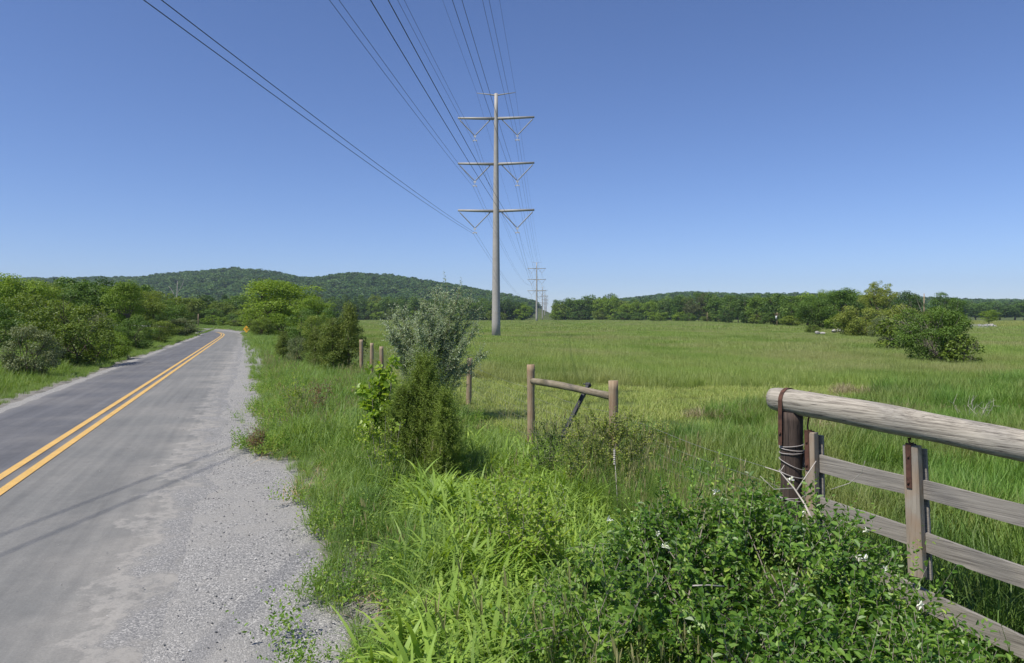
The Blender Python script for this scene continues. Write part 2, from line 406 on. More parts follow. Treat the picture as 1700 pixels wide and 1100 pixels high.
# ------------------------------------------------------------------ plant geometry (vectorised)
def blades(base, head, L, W, th0, bend, segs=4, twist=0.0, tip=0.12):
    """arching grass blades; returns V, Q, var"""
    n = len(base); s = np.linspace(0, 1, segs + 1)
    th = th0[:, None] + bend[:, None] * s[None, :] ** 1.3           # angle from vertical
    ds = L[:, None] / segs
    mid = (th[:, 1:] + th[:, :-1]) / 2
    r = np.concatenate([np.zeros((n, 1)), np.cumsum(np.sin(mid) * ds, 1)], 1)
    z = np.concatenate([np.zeros((n, 1)), np.cumsum(np.cos(mid) * ds, 1)], 1)
    hx, hy = np.cos(head)[:, None], np.sin(head)[:, None]
    P = np.stack([base[:, 0:1] + hx * r, base[:, 1:2] + hy * r, base[:, 2:3] + z], -1)
    wprof = np.interp(s, [0, 0.25, 0.6, 1], [0.65, 1, 0.75, tip])
    tw = twist * (rng.random(n) - .5)[:, None] * s[None, :] + (rng.random(n) - .5)[:, None] * 0.6
    sx = -hy * np.cos(tw); sy = hx * np.cos(tw); sz = np.sin(tw) + 0 * sx
    side = np.stack([sx, sy, sz], -1) * (W[:, None, None] * wprof[None, :, None] / 2)
    V = np.stack([P - side, P + side], 2).reshape(n, -1, 3)         # n,(segs+1)*2,3
    k = (segs + 1) * 2
    q = np.array([[2 * i, 2 * i + 1, 2 * i + 3, 2 * i + 2] for i in range(segs)])
    Q = (q[None] + (np.arange(n) * k)[:, None, None]).reshape(-1, 4)
    var = np.repeat(rng.random(n), segs)
    return V.reshape(-1, 3), Q, var

def frame(nrm):
    ref = np.where(np.abs(nrm[:, 2:3]) < 0.9, np.array([[0, 0, 1.0]]), np.array([[1.0, 0, 0]]))
    a = np.cross(ref, nrm); a /= np.linalg.norm(a, axis=1)[:, None] + 1e-9
    return a, np.cross(nrm, a)
def unit(v): return v / (np.linalg.norm(v, axis=-1, keepdims=True) + 1e-9)
def leaves(P, d, nrm, L, W, fold=0.25, droop=0.15):
    """oval folded leaves from P along d, facing nrm: 6 vertices, 2 quads"""
    d = unit(d); nrm = unit(nrm - (nrm * d).sum(1)[:, None] * d); s = np.cross(d, nrm)
    L = L[:, None]; W = W[:, None]
    b = P; tip = P + d * L - nrm * L * droop
    r1 = P + d * L * .3 + s * W * .5 + nrm * W * fold; r2 = P + d * L * .7 + s * W * .42 + nrm * (W * fold - L * droop * .5)
    l1 = P + d * L * .3 - s * W * .5 + nrm * W * fold; l2 = P + d * L * .7 - s * W * .42 + nrm * (W * fold - L * droop * .5)
    V = np.stack([b, r1, r2, tip, l2, l1], 1).reshape(-1, 3)
    i = np.arange(len(P))[:, None] * 6
    Q = np.concatenate([i + np.array([[0, 1, 2, 3]]), i + np.array([[0, 3, 4, 5]])], 1).reshape(-1, 4)
    return V, Q, np.repeat(rng.random(len(P)), 2)
def cards(P, nrm, size, asp=1.6):
    """small diamond leaf faces for plants seen from far off"""
    a, b = frame(unit(nrm)); th = rng.random(len(P)) * 6.283
    c, s = np.cos(th)[:, None], np.sin(th)[:, None]
    d = a * c + b * s; e = -a * s + b * c
    L = (size * 0.5)[:, None]; W = L / asp
    nb = unit(nrm) * L * 0.25
    V = np.stack([P - d * L, P + e * W + nb, P + d * L, P - e * W + nb], 1).reshape(-1, 3)
    return V, (np.arange(len(P))[:, None] * 4 + np.arange(4)[None]), rng.random(len(P))
def rdir(n):
    v = rng.normal(size=(n, 3)); return unit(v)

# shoots: twigs with paired leaves
def shoots(P, D, Ls, nl, leafL, leafW, up=0.5, bend=0.6, jitter=0.5, gravity=0.0):
    n = len(P); D = unit(D)
    B = unit(rng.normal(size=(n, 3))) * bend
    B[:, 2] -= gravity
    LP, LD, LN, LL = [], [], [], []
    TW = []
    segs = 5
    s = np.linspace(0, 1, segs + 1)
    path = P[:, None, :] + D[:, None, :] * (Ls[:, None] * s)[..., None] + B[:, None, :] * (Ls[:, None] * s ** 2 * 0.5)[..., None]
    for k in range(nl):
        f = (k + 1.0) / nl * 0.98
        x = f * segs; i = min(int(x), segs - 1); fr = x - i
        p = path[:, i] * (1 - fr) + path[:, i + 1] * fr
        t_ = unit(path[:, i + 1] - path[:, i])
        a, b = frame(t_)
        ang = (k * 2.4 + rng.random(n) * 1.0)[:, None] if True else 0
        o = a * np.cos(ang) + b * np.sin(ang)
        d = unit(o + t_ * 0.7 + rng.normal(size=(n, 3)) * 0.25)
        nn_ = unit(t_ * 0.5 + np.array([[0, 0, up]]) + rng.normal(size=(n, 3)) * jitter)
        LP.append(p); LD.append(d); LN.append(nn_); LL.append(np.full(n, 1.0 - 0.35 * f) * (0.7 + 0.6 * rng.random(n)))
    LP, LD, LN, LL = map(np.concatenate, (LP, LD, LN, LL))
    V, Q, var = leaves(LP, LD, LN, LL * leafL, LL * leafW)
    return V, Q, var, path
def twigs_mesh(path, r0, r1, k=3):
    n, m_, _ = path.shape
    t_ = unit(np.gradient(path, axis=1)).reshape(-1, 3)
    a, b = frame(t_); a = a.reshape(n, m_, 3); b = b.reshape(n, m_, 3)
    r = np.linspace(r0, r1, m_)[None, :, None]
    V = np.stack([path + a * r * math.cos(q * 2 * math.pi / k) + b * r * math.sin(q * 2 * math.pi / k) for q in range(k)], 2)
    idx = np.arange(n * m_ * k).reshape(n, m_, k)
    nx = np.roll(idx, -1, axis=2)
    Q = np.stack([idx[:, :-1], nx[:, :-1], nx[:, 1:], idx[:, 1:]], -1).reshape(-1, 4)
    return V.reshape(-1, 3), Q

# ------------------------------------------------------------------ scatter ("stuff") through geometry nodes
def scatter_group(coll):
    ng = bpy.data.node_groups.new("scatter", 'GeometryNodeTree')
    ng.interface.new_socket("Geometry", in_out='INPUT', socket_type='NodeSocketGeometry')
    ng.interface.new_socket("Geometry", in_out='OUTPUT', socket_type='NodeSocketGeometry')
    gi = ng.nodes.new("NodeGroupInput"); go = ng.nodes.new("NodeGroupOutput")
    ci = ng.nodes.new("GeometryNodeCollectionInfo"); ci.inputs[0].default_value = coll
    ci.inputs["Separate Children"].default_value = True; ci.inputs["Reset Children"].default_value = True
    ip = ng.nodes.new("GeometryNodeInstanceOnPoints"); ip.inputs["Pick Instance"].default_value = True
    def na(nm, dt):
        a = ng.nodes.new("GeometryNodeInputNamedAttribute"); a.data_type = dt; a.inputs[0].default_value = nm; return a.outputs[0]
    ng.links.new(gi.outputs[0], ip.inputs["Points"]); ng.links.new(ci.outputs[0], ip.inputs["Instance"])
    ng.links.new(na("idx", 'INT'), ip.inputs["Instance Index"])
    ng.links.new(na("rot", 'FLOAT_VECTOR'), ip.inputs["Rotation"])
    ng.links.new(na("scl", 'FLOAT_VECTOR'), ip.inputs["Scale"])
    ng.links.new(ip.outputs[0], go.inputs[0])
    return ng
def scatter(name, P, meshes, scl=None, tilt=0.0, idx=None, label=None):
    P = np.asarray(P, np.float32); n = len(P)
    coll = bpy.data.collections.new(name + "_kinds")
    for i, me in enumerate(meshes):
        coll.objects.link(bpy.data.objects.new(f"{name}_kind_{i:02d}", me))
    me = bpy.data.meshes.new(name); me.vertices.add(n); me.vertices.foreach_set("co", P.ravel())
    a = me.attributes.new("idx", 'INT', 'POINT'); a.data.foreach_set("value", (rng.integers(0, len(meshes), n) if idx is None else idx).astype(np.int32))
    rot = np.stack([rng.normal(size=n) * tilt, rng.normal(size=n) * tilt, rng.random(n) * 6.2832], -1).astype(np.float32)
    a = me.attributes.new("rot", 'FLOAT_VECTOR', 'POINT'); a.data.foreach_set("vector", rot.ravel())
    if scl is None: scl = 0.8 + 0.4 * rng.random(n)
    scl = np.asarray(scl, np.float32)
    if scl.ndim == 1: scl = np.stack([scl] * 3, -1)
    a = me.attributes.new("scl", 'FLOAT_VECTOR', 'POINT'); a.data.foreach_set("vector", scl.astype(np.float32).ravel())
    o = mobj(name, me); m = o.modifiers.new("scatter", 'NODES'); m.node_group = scatter_group(coll)
    tag(o, label, None, None, "stuff"); return o
def grid_pts(x0, x1, y0, y1, dens):
    n = int((x1 - x0) * (y1 - y0) * dens)
    return rng.random(n) * (x1 - x0) + x0, rng.random(n) * (y1 - y0) + y0
def infrustum(x, y, m=3.5): return (np.abs(x) < y * (870 / F) + m) & (y > 2.2)
def withz(x, y, dz=0.0): return np.stack([x, y, height(x, y) + dz], -1)

# ------------------------------------------------------------------ grasses
LUSH = leafmat("broad_grass_blades", [(0.085, 0.165, 0.028), (0.20, 0.345, 0.06), (0.35, 0.50, 0.12)], 0.42, objvar=0.25, spec=.4, rough=.5, patch=(0.15, 0.26, 0.05), pscale=0.6)
VERGE = leafmat("verge_grass_blades", [(0.085, 0.175, 0.035), (0.145, 0.255, 0.055), (0.24, 0.34, 0.11)], 0.40, objvar=0.3, patch=(0.125, 0.215, 0.06), patch2=(0.06, 0.14, 0.03), pscale2=1.0, pscale=0.8)
FIELD = leafmat("hay_grass_blades", [(0.12, 0.215, 0.045), (0.18, 0.285, 0.07), (0.26, 0.34, 0.115)], 0.38, objvar=0.4, patch=(0.225, 0.275, 0.12), pscale=0.06, patch2=(0.11, 0.20, 0.035), pscale2=0.11)
MEADOW = leafmat("meadow_grass_blades", [(0.06, 0.145, 0.022), (0.105, 0.225, 0.038), (0.19, 0.31, 0.08)], 0.38, objvar=0.35, patch=(0.15, 0.20, 0.065), pscale=0.35, patch2=(0.05, 0.13, 0.028), pscale2=0.5)
MOWN = leafmat("mown_grass_blades", [(0.16, 0.25, 0.06), (0.22, 0.31, 0.085), (0.32, 0.36, 0.15)], 0.3, objvar=0.3)
STRAW = leafmat("dry_stalks", [(0.25, 0.19, 0.10), (0.36, 0.29, 0.17)], 0.2)
SEED = leafmat("grass_seed_heads", [(0.13, 0.16, 0.07), (0.21, 0.22, 0.11)], 0.3)

def tuft(name, n, rad, L, W, m, bend=(0.3, 1.0), segs=4, th=0.25, tip=0.12, lsd=0.25):
    r = rad * np.sqrt(rng.random(n)); a = rng.random(n) * 6.283
    base = np.stack([r * np.cos(a), r * np.sin(a), np.full(n, -0.03)], -1)
    Ls = L * np.clip(1 + lsd * rng.normal(size=n), 0.4, 1.6)
    V, Q, var = blades(base, rng.random(n) * 6.283, Ls, W * (0.7 + 0.6 * rng.random(n)), np.abs(rng.normal(size=n)) * th,
                       bend[0] + (bend[1] - bend[0]) * rng.random(n), segs, 0.8, tip)
    return mesh_np(name, V, Q, None, m, var, smooth=True)
def seedtuft(name, n, rad, H, m):
    """upright stalks with a slim seed head"""
    Vs, Qs, vs, k = [], [], [], 0
    r = rad * np.sqrt(rng.random(n)); a = rng.random(n) * 6.283
    base = np.stack([r * np.cos(a), r * np.sin(a), np.zeros(n)], -1); hd = rng.random(n) * 6.283
    Ls = H * (0.8 + .35 * rng.random(n)); b = 0.1 + 0.25 * rng.random(n)
    V, Q, v = blades(base, hd, Ls, np.full(n, 0.003), np.full(n, .06), b, 4, 0, .9); Vs.append(V); Qs.append(Q); vs.append(v); k += len(V)
    tips = V.reshape(n, -1, 3)[:, -2:].mean(1) - np.array([0, 0, .08])
    for q in range(3):
        V, Q, v = blades(tips + rng.normal(size=(n, 3)) * .004, hd + q * 2.1, np.full(n, .10), np.full(n, 0.012), b + .05, b * 0 + .1, 2, 0, .3)
        Vs.append(V); Qs.append(Q + k); vs.append(v); k += len(V)
    return mesh_np(name, np.concatenate(Vs), np.concatenate(Qs), None, m, np.concatenate(vs))

def edge_u(y): return np.interp(y, [3, 9.4, 10.8, 12, 14, 23, 35, 58, 95], [.5, .6, .3, -.08, .1, .25, -.25, -.7, -1.3]) + (vnoise(y * 0.9 + 3, 0 * y + 5) - .5) * 0.35 + (vnoise(y * 3, 0 * y + 5) - .5) * 0.2
def plants_foreground():
    # broad bladed grass, lush light green
    lush = [tuft(f"broad_grass_{i}", 44, 0.17, 0.28 + .035 * i, 0.027, LUSH, (1.0, 2.9), 6, 0.55, .05) for i in range(6)]
    x, y = grid_pts(-2.5, 4.5, 2.8, 13.5, 50)
    u = U(x, y)
    ul = np.interp(y, [3, 5.5, 9, 12], [.75, 1.15, 1.9, 2.8]) + (vnoise(x * 1.5, y * 1.5) - .5) * .5; dens = sm(u, ul - .15, ul + .25) * (1 - sm(x - 0.34 * (y - 5) * 0 - np.interp(y, [3, 6, 8, 10, 13.5], [1.6, 1.9, 1.9, 1.5, 0.4]), -.2, 0.8))
    ridge = np.interp(y, [3, 9, 11, 13.5], [1, 1, .7, .0])
    ok = (rng.random(len(x)) < dens * ridge) & infrustum(x, y) & ~((y < 4.1) & (x > .75))
    x, y = x[ok], y[ok]
    hs = (0.8 + 0.55 * vnoise(x * 1.3, y * 1.3) + .3 * rng.random(len(x))) * np.interp(y, [3, 5, 8, 12], [.9, 1.0, 1.05, .95])
    scatter("tall_grass", withz(x, y), lush, hs, 0.1, label="lush tall broad-bladed light green grass")
    # verge grass: finer, mixed
    vg = [tuft(f"verge_grass_{i}", 40, 0.15, 0.30 + .04 * i, 0.0095, VERGE, (0.3, 1.5), 4, 0.4) for i in range(5)]
    vg += [tuft(f"verge_grass_wide_{i}", 24, 0.13, 0.36, 0.013, VERGE, (0.5, 1.7), 5, 0.4) for i in range(3)]
    X, Y = grid_pts(-4.5, 6, 2.6, 14, 44)
    X2, Y2 = grid_pts(-12, 6, 14, 32, 16); X3, Y3 = grid_pts(-38, 4, 32, 100, 5)
    x = np.r_[X, X2, X3]; y = np.r_[Y, Y2, Y3]; u = U(x, y)
    lim = np.interp(y, [3, 13, 16, 30, 100], [4.2, 4.4, 4.2, 4.6, 9])
    ok = (u > edge_u(y)) & (u < lim) & infrustum(x, y)
    # thin out under the lush grass
    ok &= ~((u > np.interp(y, [3, 5.5, 9, 12], [.9, 1.3, 2.0, 2.9])) & (y < 11) & (rng.random(len(x)) < .8))
    x, y, u = x[ok], y[ok], u[ok]
    near = sm(u - edge_u(y), 0, 1.2)
    s = (0.50 + 0.65 * near) * (0.75 + 0.6 * vnoise(x * 0.9 + 9, y * 0.9)) * (1 - 0.12 * sm(y, 14, 30))
    scatter("verge_grass", withz(x, y), vg, s, 0.12, label="mixed rough green grass along the gravel shoulder")
    # seed stalks
    st = [seedtuft(f"seed_stalk_{i}", 9, 0.2, 0.75, SEED) for i in range(3)]
    x, y = grid_pts(-12, 6, 3, 30, 2.2); u = U(x, y)
    ok = (u > edge_u(y) + .25) & (u < 5) & infrustum(x, y) & (vnoise(x * .8, y * .8) > .45); x, y = x[ok], y[ok]
    scatter("seeding_grass", withz(x, y), st, 0.55 + .5 * rng.random(len(x)), .12, label="slender seeding stalks among the verge grass")
    # dead blades lying along the edge
    dd = [tuft(f"dead_blade_{i}", 9, 0.16, 0.26, 0.006, STRAW, (0.6, 2.2), 4, 1.0) for i in range(3)]
    x, y = grid_pts(-12, 6, 2.6, 26, 9); u = U(x, y)
    ok = (u > edge_u(y) - .05) & (u < 5.0) & infrustum(x, y) & (rng.random(len(x)) < np.where(u < edge_u(y) + .5, .8, .3)); x, y = x[ok], y[ok]
    scatter("dead_grass", withz(x, y, .03), dd, .7 + 0.6 * rng.random(len(x)), .2, label="dead straw blades caught in the verge grass")
    # low broad-leaved weeds in the verge
    wd = []
    for i in range(4):
        n = 16; P = np.stack([rng.normal(size=n) * .08, rng.normal(size=n) * .08, np.zeros(n)], -1)
        D = unit(np.stack([rng.normal(size=n) * .5, rng.normal(size=n) * .5, np.ones(n)], -1))
        V, Q, var, path = shoots(P, D, .18 + .14 * rng.random(n), 9, .035, .018)
        wd.append(mesh_np(f"weed_{i}", V, Q, None, WEED, var))
    x, y = grid_pts(-12, 6, 2.6, 26, 14); u = U(x, y)
    ok = (u > edge_u(y) - .1 - .35 * (rng.random(len(x)) < .12)) & (u < 5.0) & infrustum(x, y) & (vnoise(x * .9 + 40, y * .9) > .42); x, y = x[ok], y[ok]
    scatter("low_weeds", withz(x, y), wd, .6 + 0.8 * rng.random(len(x)), .1, label="low leafy green weeds in the verge")
WEED = leafmat("weed_leaves", [(0.07, 0.16, 0.03), (0.13, 0.25, 0.045), (0.25, 0.34, 0.06)], 0.35)
plants_foreground()

MOWLINE = lambda x: np.interp(x, [-40, -12, -4, 0, 5, 9, 14, 30], [70, 40, 31, 25.5, 24.5, 25.6, 28, 34])
def fence_y(x): return np.interp(x, [-12, -6.25, -4.7, -1.2, .37, 1.56, 2.6], [46, 30, 26, 20, 13.8, 11, 7.4])
def field():
    fa = [tuft(f"hay_{i}", 150, 0.36, 0.40, 0.008, FIELD, (0.1, 0.9), 3, 0.22) for i in range(5)]
    me_ = [tuft(f"meadow_{i}", 90, 0.28, 0.42, 0.009, MEADOW, (0.2, 1.3), 4, 0.3) for i in range(5)]
    # hayfield near
    x, y = grid_pts(-45, 45, 20, 60, 5.0)
    gap = np.abs(y - MOWLINE(x) - .2)
    ok = ((y > MOWLINE(x) + .4) | ((x > 13) & (rng.random(len(x)) < .5) & (y > 16))) & (U(x, y) > np.interp(y, [20, 30, 60], [6.5, 6.5, 9.5])) & infrustum(x, y)
    x, y = x[ok], y[ok]
    scatter("hayfield_grass", withz(x, y), fa, .8 + .45 * vnoise(x / 3, y / 3), .08, label="tall hay grass of the open field")
    fb = [tuft(f"hay_mid_{i}", 220, 1.1, 0.42, 0.02, FIELD, (0.1, 0.8), 2, 0.22) for i in range(4)]
    x, y = grid_pts(-90, 100, 56, 150, 0.85)
    ok = (U(x, y) > 7 + 6 * sm(y, 60, 90)) & infrustum(x, y); x, y = x[ok], y[ok]
    scatter("hayfield_grass", withz(x, y), fb, .85 + .4 * vnoise(x / 5, y / 5), .05, label="middle distance hay grass of the field")
    fc = [tuft(f"hay_far_{i}", 320, 4.5, 0.5, 0.07, FIELD, (0.1, 0.6), 2, 0.22) for i in range(4)]
    x, y = grid_pts(-330, 360, 145, 560, 0.045)
    ok = (U(x, y) > 16) & infrustum(x, y); x, y = x[ok], y[ok]
    scatter("hayfield_grass", withz(x, y), fc, .9 + .3 * rng.random(len(x)), .02, label="farthest hay grass before the treeline")
    # mown strip between fence and hayfield
    mo = [tuft(f"mown_{i}", 110, 0.30, 0.13, 0.007, MOWN, (0.2, 1.2), 3, 0.4) for i in range(4)]
    x, y = grid_pts(-14, 14, 10, 46, 9)
    ok = (y < MOWLINE(x) + .5) & (y > fence_y(x) - .5) & (U(x, y) > 4.0) & infrustum(x, y) & ((x < 4.6) | (y > MOWLINE(x) - 5.6)); x, y = x[ok], y[ok]
    scatter("mown_strip", withz(x, y), mo, .7 + .6 * rng.random(len(x)), .1, label="short pale mown grass strip behind the fence")
    # rough meadow right of the fence and beyond the gate
    x, y = grid_pts(1.0, 34, 4.2, 40, 11)
    ok = (y < MOWLINE(x) - 5.2 * (1 - sm(x, 9, 15)) - 1 + 12 * (vnoise(x * .22, y * .22) - .35) * sm(x, 11, 16)) & ((x > 4.2 + 1.5 * vnoise(y, x)) | (y < 15)) & (x > np.interp(y, [3.5, 7.2, 7.6, 11, 14, 16], [5.45, 2.92, 2.3, 1.35, 2.2, 4])) & infrustum(x, y)
    bare = vnoise(x * .35 + 3, y * .35 + 21) > .74
    ok &= ~(bare & (y > 9) & (rng.random(len(x)) < .8)); x, y = x[ok], y[ok]
    scatter("meadow_grass", withz(x, y), me_, .75 + .75 * vnoise(x / 1.8, y / 1.8), .12, label="rough deep green meadow grass beyond the gate")
    xs_, ys_ = grid_pts(2.4, 5.2, 3.2, 7, 16); ok = (xs_ < 2.6 + (7.2 - ys_) * .68 + .3) & (xs_ > 2.55) & infrustum(xs_, ys_); xs_, ys_ = xs_[ok], ys_[ok]
    scatter('gate_grass', withz(xs_, ys_), me_, .22 + .22 * rng.random(len(xs_)), .2, label='short grass along the near side of the gate')
    # thin grass with brown stalks by the woven wire
    th_ = [tuft(f"wispy_{i}", 110, 0.22, 0.55, 0.0045, VERGE, (0.1, 0.8), 4, 0.25) for i in range(4)] + [seedtuft("wispy_seed", 10, .2, .8, SEED)]
    x, y = grid_pts(0.6, 3.4, 5.4, 12, 26)
    ok = (np.abs(x - np.interp(y, [5.4, 7, 11, 12], [1.9, 2.2, 1.35, 1.0])) < .75); x, y = x[ok], y[ok]
    scatter("wispy_grass", withz(x, y), th_, .7 + .5 * rng.random(len(x)), .12, label="wispy tall grass along the woven wire")
    # left verge of the road
    x, y = grid_pts(-60, -5, 8, 125, 5)
    u = U(x, y)
    ok = (u < -5.95 + .25 * vnoise(y, x * 2)) & (u > -19) & infrustum(x, y, 3); ok &= (y < 40) | (rng.random(len(x)) < .7); x, y, u = x[ok], y[ok], u[ok]
    vl = [tuft(f"bank_{i}", 120, 0.34, 0.36, 0.011, MEADOW2, (0.2, 1.1), 3, 0.3) for i in range(4)]
    scatter("roadside_grass", withz(x, y), vl, (.4 + .75 * sm(-u, 6.2, 8) * (1 - .5 * sm(y, 45, 75))) * (.8 + .5 * vnoise(x / 2, y / 2)), .1, label="green grass bank on the far side of the road")
    # grass behind the road bend
    x, y = grid_pts(-150, -20, 100, 260, .35)
    d = np.min(np.hypot(x[:, None] - CL[None, ::30, 0], y[:, None] - CL[None, ::30, 1]), 1)
    ok = (d > 5) & infrustum(x, y); x, y = x[ok], y[ok]
    vf = [tuft(f"bend_{i}", 160, 1.0, 0.22, 0.03, MEADOW2, (0.2, 1.0), 2, 0.3) for i in range(3)]
    scatter("roadside_grass", withz(x, y), vf, None, .05, label="rough grass around the road bend")
MEADOW2 = leafmat("bank_grass_blades", [(0.08, 0.16, 0.03), (0.12, 0.22, 0.045), (0.19, 0.27, 0.08)], 0.35, objvar=0.3)
field()

# loose stones on the shoulder
def stones():
    ms = []
    for i in range(4):
        a = np.array([(x, y, z) for x in (-1, 0, 1) for y in (-1, 0, 1) for z in (-1, 0, 1) if abs(x) + abs(y) + abs(z) > 0], float)
        import bmesh
        bm = bmesh.new(); bmesh.ops.create_icosphere(bm, subdivisions=1, radius=.5)
        for v in bm.verts: v.co *= 0.7 + .5 * random.random(); v.co.z *= .6
        me = bpy.data.meshes.new(f"stone_{i}"); bm.to_mesh(me); bm.free(); me.materials.append(STONE); ms.append(me)
    x, y = grid_pts(-9, 1, 3, 20, 260)
    u = U(x, y); ok = (u > -.75 + .35 * vnoise(x, y * 1.1)) & (u < .85) & infrustum(x, y)
    a_, b_ = grid_pts(-9, 1, 3, 20, 9); q_ = U(a_, b_); k_ = (q_ > -3.0) & (q_ < -.7) & infrustum(a_, b_)
    x, y, u = np.r_[x[ok], a_[k_]], np.r_[y[ok], b_[k_]], np.r_[u[ok], q_[k_]]
    zz_ = np.where(u > -.7, -0.026, -.005)
    sc = 0.005 + 0.022 * rng.random(len(x)) ** 6
    scatter("loose_gravel", np.stack([x, y, zz_ - .004], -1), ms, sc, 0.3, label="loose grey stones on the shoulder")
STONE = simple("stone", (0.12, 0.12, 0.12), (0.42, 0.40, 0.36), 1.5, 0.9, 0.2)
def stone_mat():
    m, t = mat("loose_stone"); r = N(t, "ShaderNodeObjectInfo").outputs["Random"]
    p = principled(t, ramp(t, r, [(0, (0.15, 0.15, 0.15)), (0.5, (0.27, 0.265, 0.25)), (1, (0.55, 0.53, 0.49))]), .9, .2); out(t, p.outputs[0]); return m
STONE = stone_mat()
stones()

# ------------------------------------------------------------------ woody plants
def limb_tubes(mb, zc, rx, rz, trunk_top, r0, nl, seed, lean=0.0, stems=1):
    rs = np.random.default_rng(seed)
    for s_ in range(stems):
        a0 = rs.random() * 6.28; off = 0.0 if stems == 1 else 0.05 + .05 * rs.random()
        b0 = np.array([off * math.cos(a0), off * math.sin(a0), -0.02])
        top = np.array([lean + 0.08 * rs.normal(), 0.08 * rs.normal(), trunk_top]) + b0 * 2
        n = 6; t_ = np.linspace(0, 1, n)[:, None]
        P = b0 * (1 - t_) + top * t_ + rs.normal(size=(n, 3)) * 0.008
        mb.tube(P, np.linspace(r0, r0 * .6, n), 7)
        for i in range(nl):
            a = i * 2.4 + rs.random(); e = 0.2 + .8 * rs.random()
            st = b0 + (top - b0) * (0.55 + .45 * rs.random())
            en = np.array([math.cos(a) * rx * .85 * e, math.sin(a) * rx * .85 * e, zc + rz * (rs.random() * 1.3 - .45)])
            mid = (st + en) / 2 + np.array([0, 0, -.02]) + rs.normal(size=3) * .02
            P = np.array([st, st * .6 + mid * .4, mid, mid * .4 + en * .6 + rs.normal(size=3) * .01, en])
            mb.tube(P, np.linspace(r0 * .5, r0 * .1, 5), 5)
            for q in range(3):
                e2 = en + rs.normal(size=3) * rx * .28; s2 = mid * .6 + en * .4
                mb.tube(np.array([s2, (s2 + e2) / 2 + rs.normal(size=3) * .01, e2]), [r0 * .22, r0 * .15, r0 * .05], 4)

def crown_mesh(name, m, zc, rx, rz, ncl, nleaf, lsize, cr=(0.10, 0.2), fill=0.4, seed=0, up=0.6, low=-1.0, cone=0.0, asp=1.6):
    rs = np.random.default_rng(seed)
    v = rs.normal(size=(ncl, 3)); v /= np.linalg.norm(v, axis=1)[:, None]
    r = (fill + (1 - fill) * rs.random(ncl)) ** 0.5
    v = v * r[:, None]; v[:, 2] = np.maximum(v[:, 2], low)
    C = np.stack([v[:, 0] * rx, v[:, 1] * rx, zc + v[:, 2] * rz], -1)
    if cone:
        h = np.clip((C[:, 2] - (zc - rz)) / (2 * rz), 0, 1); k = 1 - cone * h ** 1.1
        C[:, 0] *= k * 1.15; C[:, 1] *= k * 1.15
    # break the outline
    C[:, :2] *= (0.82 + 0.36 * rs.random(ncl))[:, None]
    rad = cr[0] + (cr[1] - cr[0]) * rs.random(ncl) ** 1.4
    wgt = rad ** 2; wgt /= wgt.sum()
    ci = rs.choice(ncl, nleaf, p=wgt)
    d = rs.normal(size=(nleaf, 3)); d /= np.linalg.norm(d, axis=1)[:, None]
    d[:, 2] = np.where(rs.random(nleaf) < .5, np.abs(d[:, 2]), d[:, 2])
    rr = rad[ci] * (0.55 + 0.55 * rs.random(nleaf))
    P = C[ci] + d * rr[:, None] * np.array([1, 1, .75])
    nrm = unit(d * 0.9 + np.array([0, 0, up]) + rs.normal(size=(nleaf, 3)) * .55)
    V, Q, var = cards(P, nrm, lsize * (0.5 + 1.0 * rs.random(nleaf)), asp)
    # colour follows the clump a little
    cv = rs.random(ncl)[ci]; var = 0.55 * var + 0.45 * cv
    return mesh_np(name, V, Q, None, m, var)

LM = {
    'mid':    leafmat("leaves_mid_green", [(0.035, 0.085, 0.012), (0.065, 0.135, 0.02), (0.10, 0.175, 0.03)], .3),
    'bright': leafmat("leaves_bright_green", [(0.07, 0.135, 0.012), (0.115, 0.205, 0.02), (0.17, 0.27, 0.035)], .35),
    'dark':   leafmat("leaves_dark_green", [(0.022, 0.06, 0.010), (0.04, 0.09, 0.015), (0.065, 0.12, 0.022)], .25),
    'olive':  leafmat("leaves_olive_green", [(0.06, 0.105, 0.016), (0.10, 0.165, 0.025), (0.155, 0.22, 0.04)], .35),
    'brown':  leafmat("leaves_brownish", [(0.040, 0.060, 0.022), (0.062, 0.085, 0.03), (0.09, 0.115, 0.04)], .2),
    'grey':   leafmat("leaves_grey_green", [(0.06, 0.10, 0.04), (0.10, 0.145, 0.06), (0.16, 0.20, 0.11)], .25),
    'silver': leafmat("leaves_silver", [(0.10, 0.155, 0.075), (0.20, 0.27, 0.155), (0.40, 0.47, 0.34)], .25, objvar=.1, gain=(1.5, 1.42, 1.35)),
    'cedar':  leafmat("cedar_sprays", [(0.055, 0.09, 0.014), (0.09, 0.14, 0.022), (0.145, 0.19, 0.035)], .15),
    'willow': leafmat("leaves_willow", [(0.10, 0.15, 0.03), (0.15, 0.21, 0.04), (0.22, 0.27, 0.07)], .35),
    'far':    leafmat("leaves_far_wood", [(0.028, 0.075, 0.016), (0.05, 0.115, 0.022), (0.085, 0.16, 0.03)], .25, objvar=.6),
}
TPL = {}
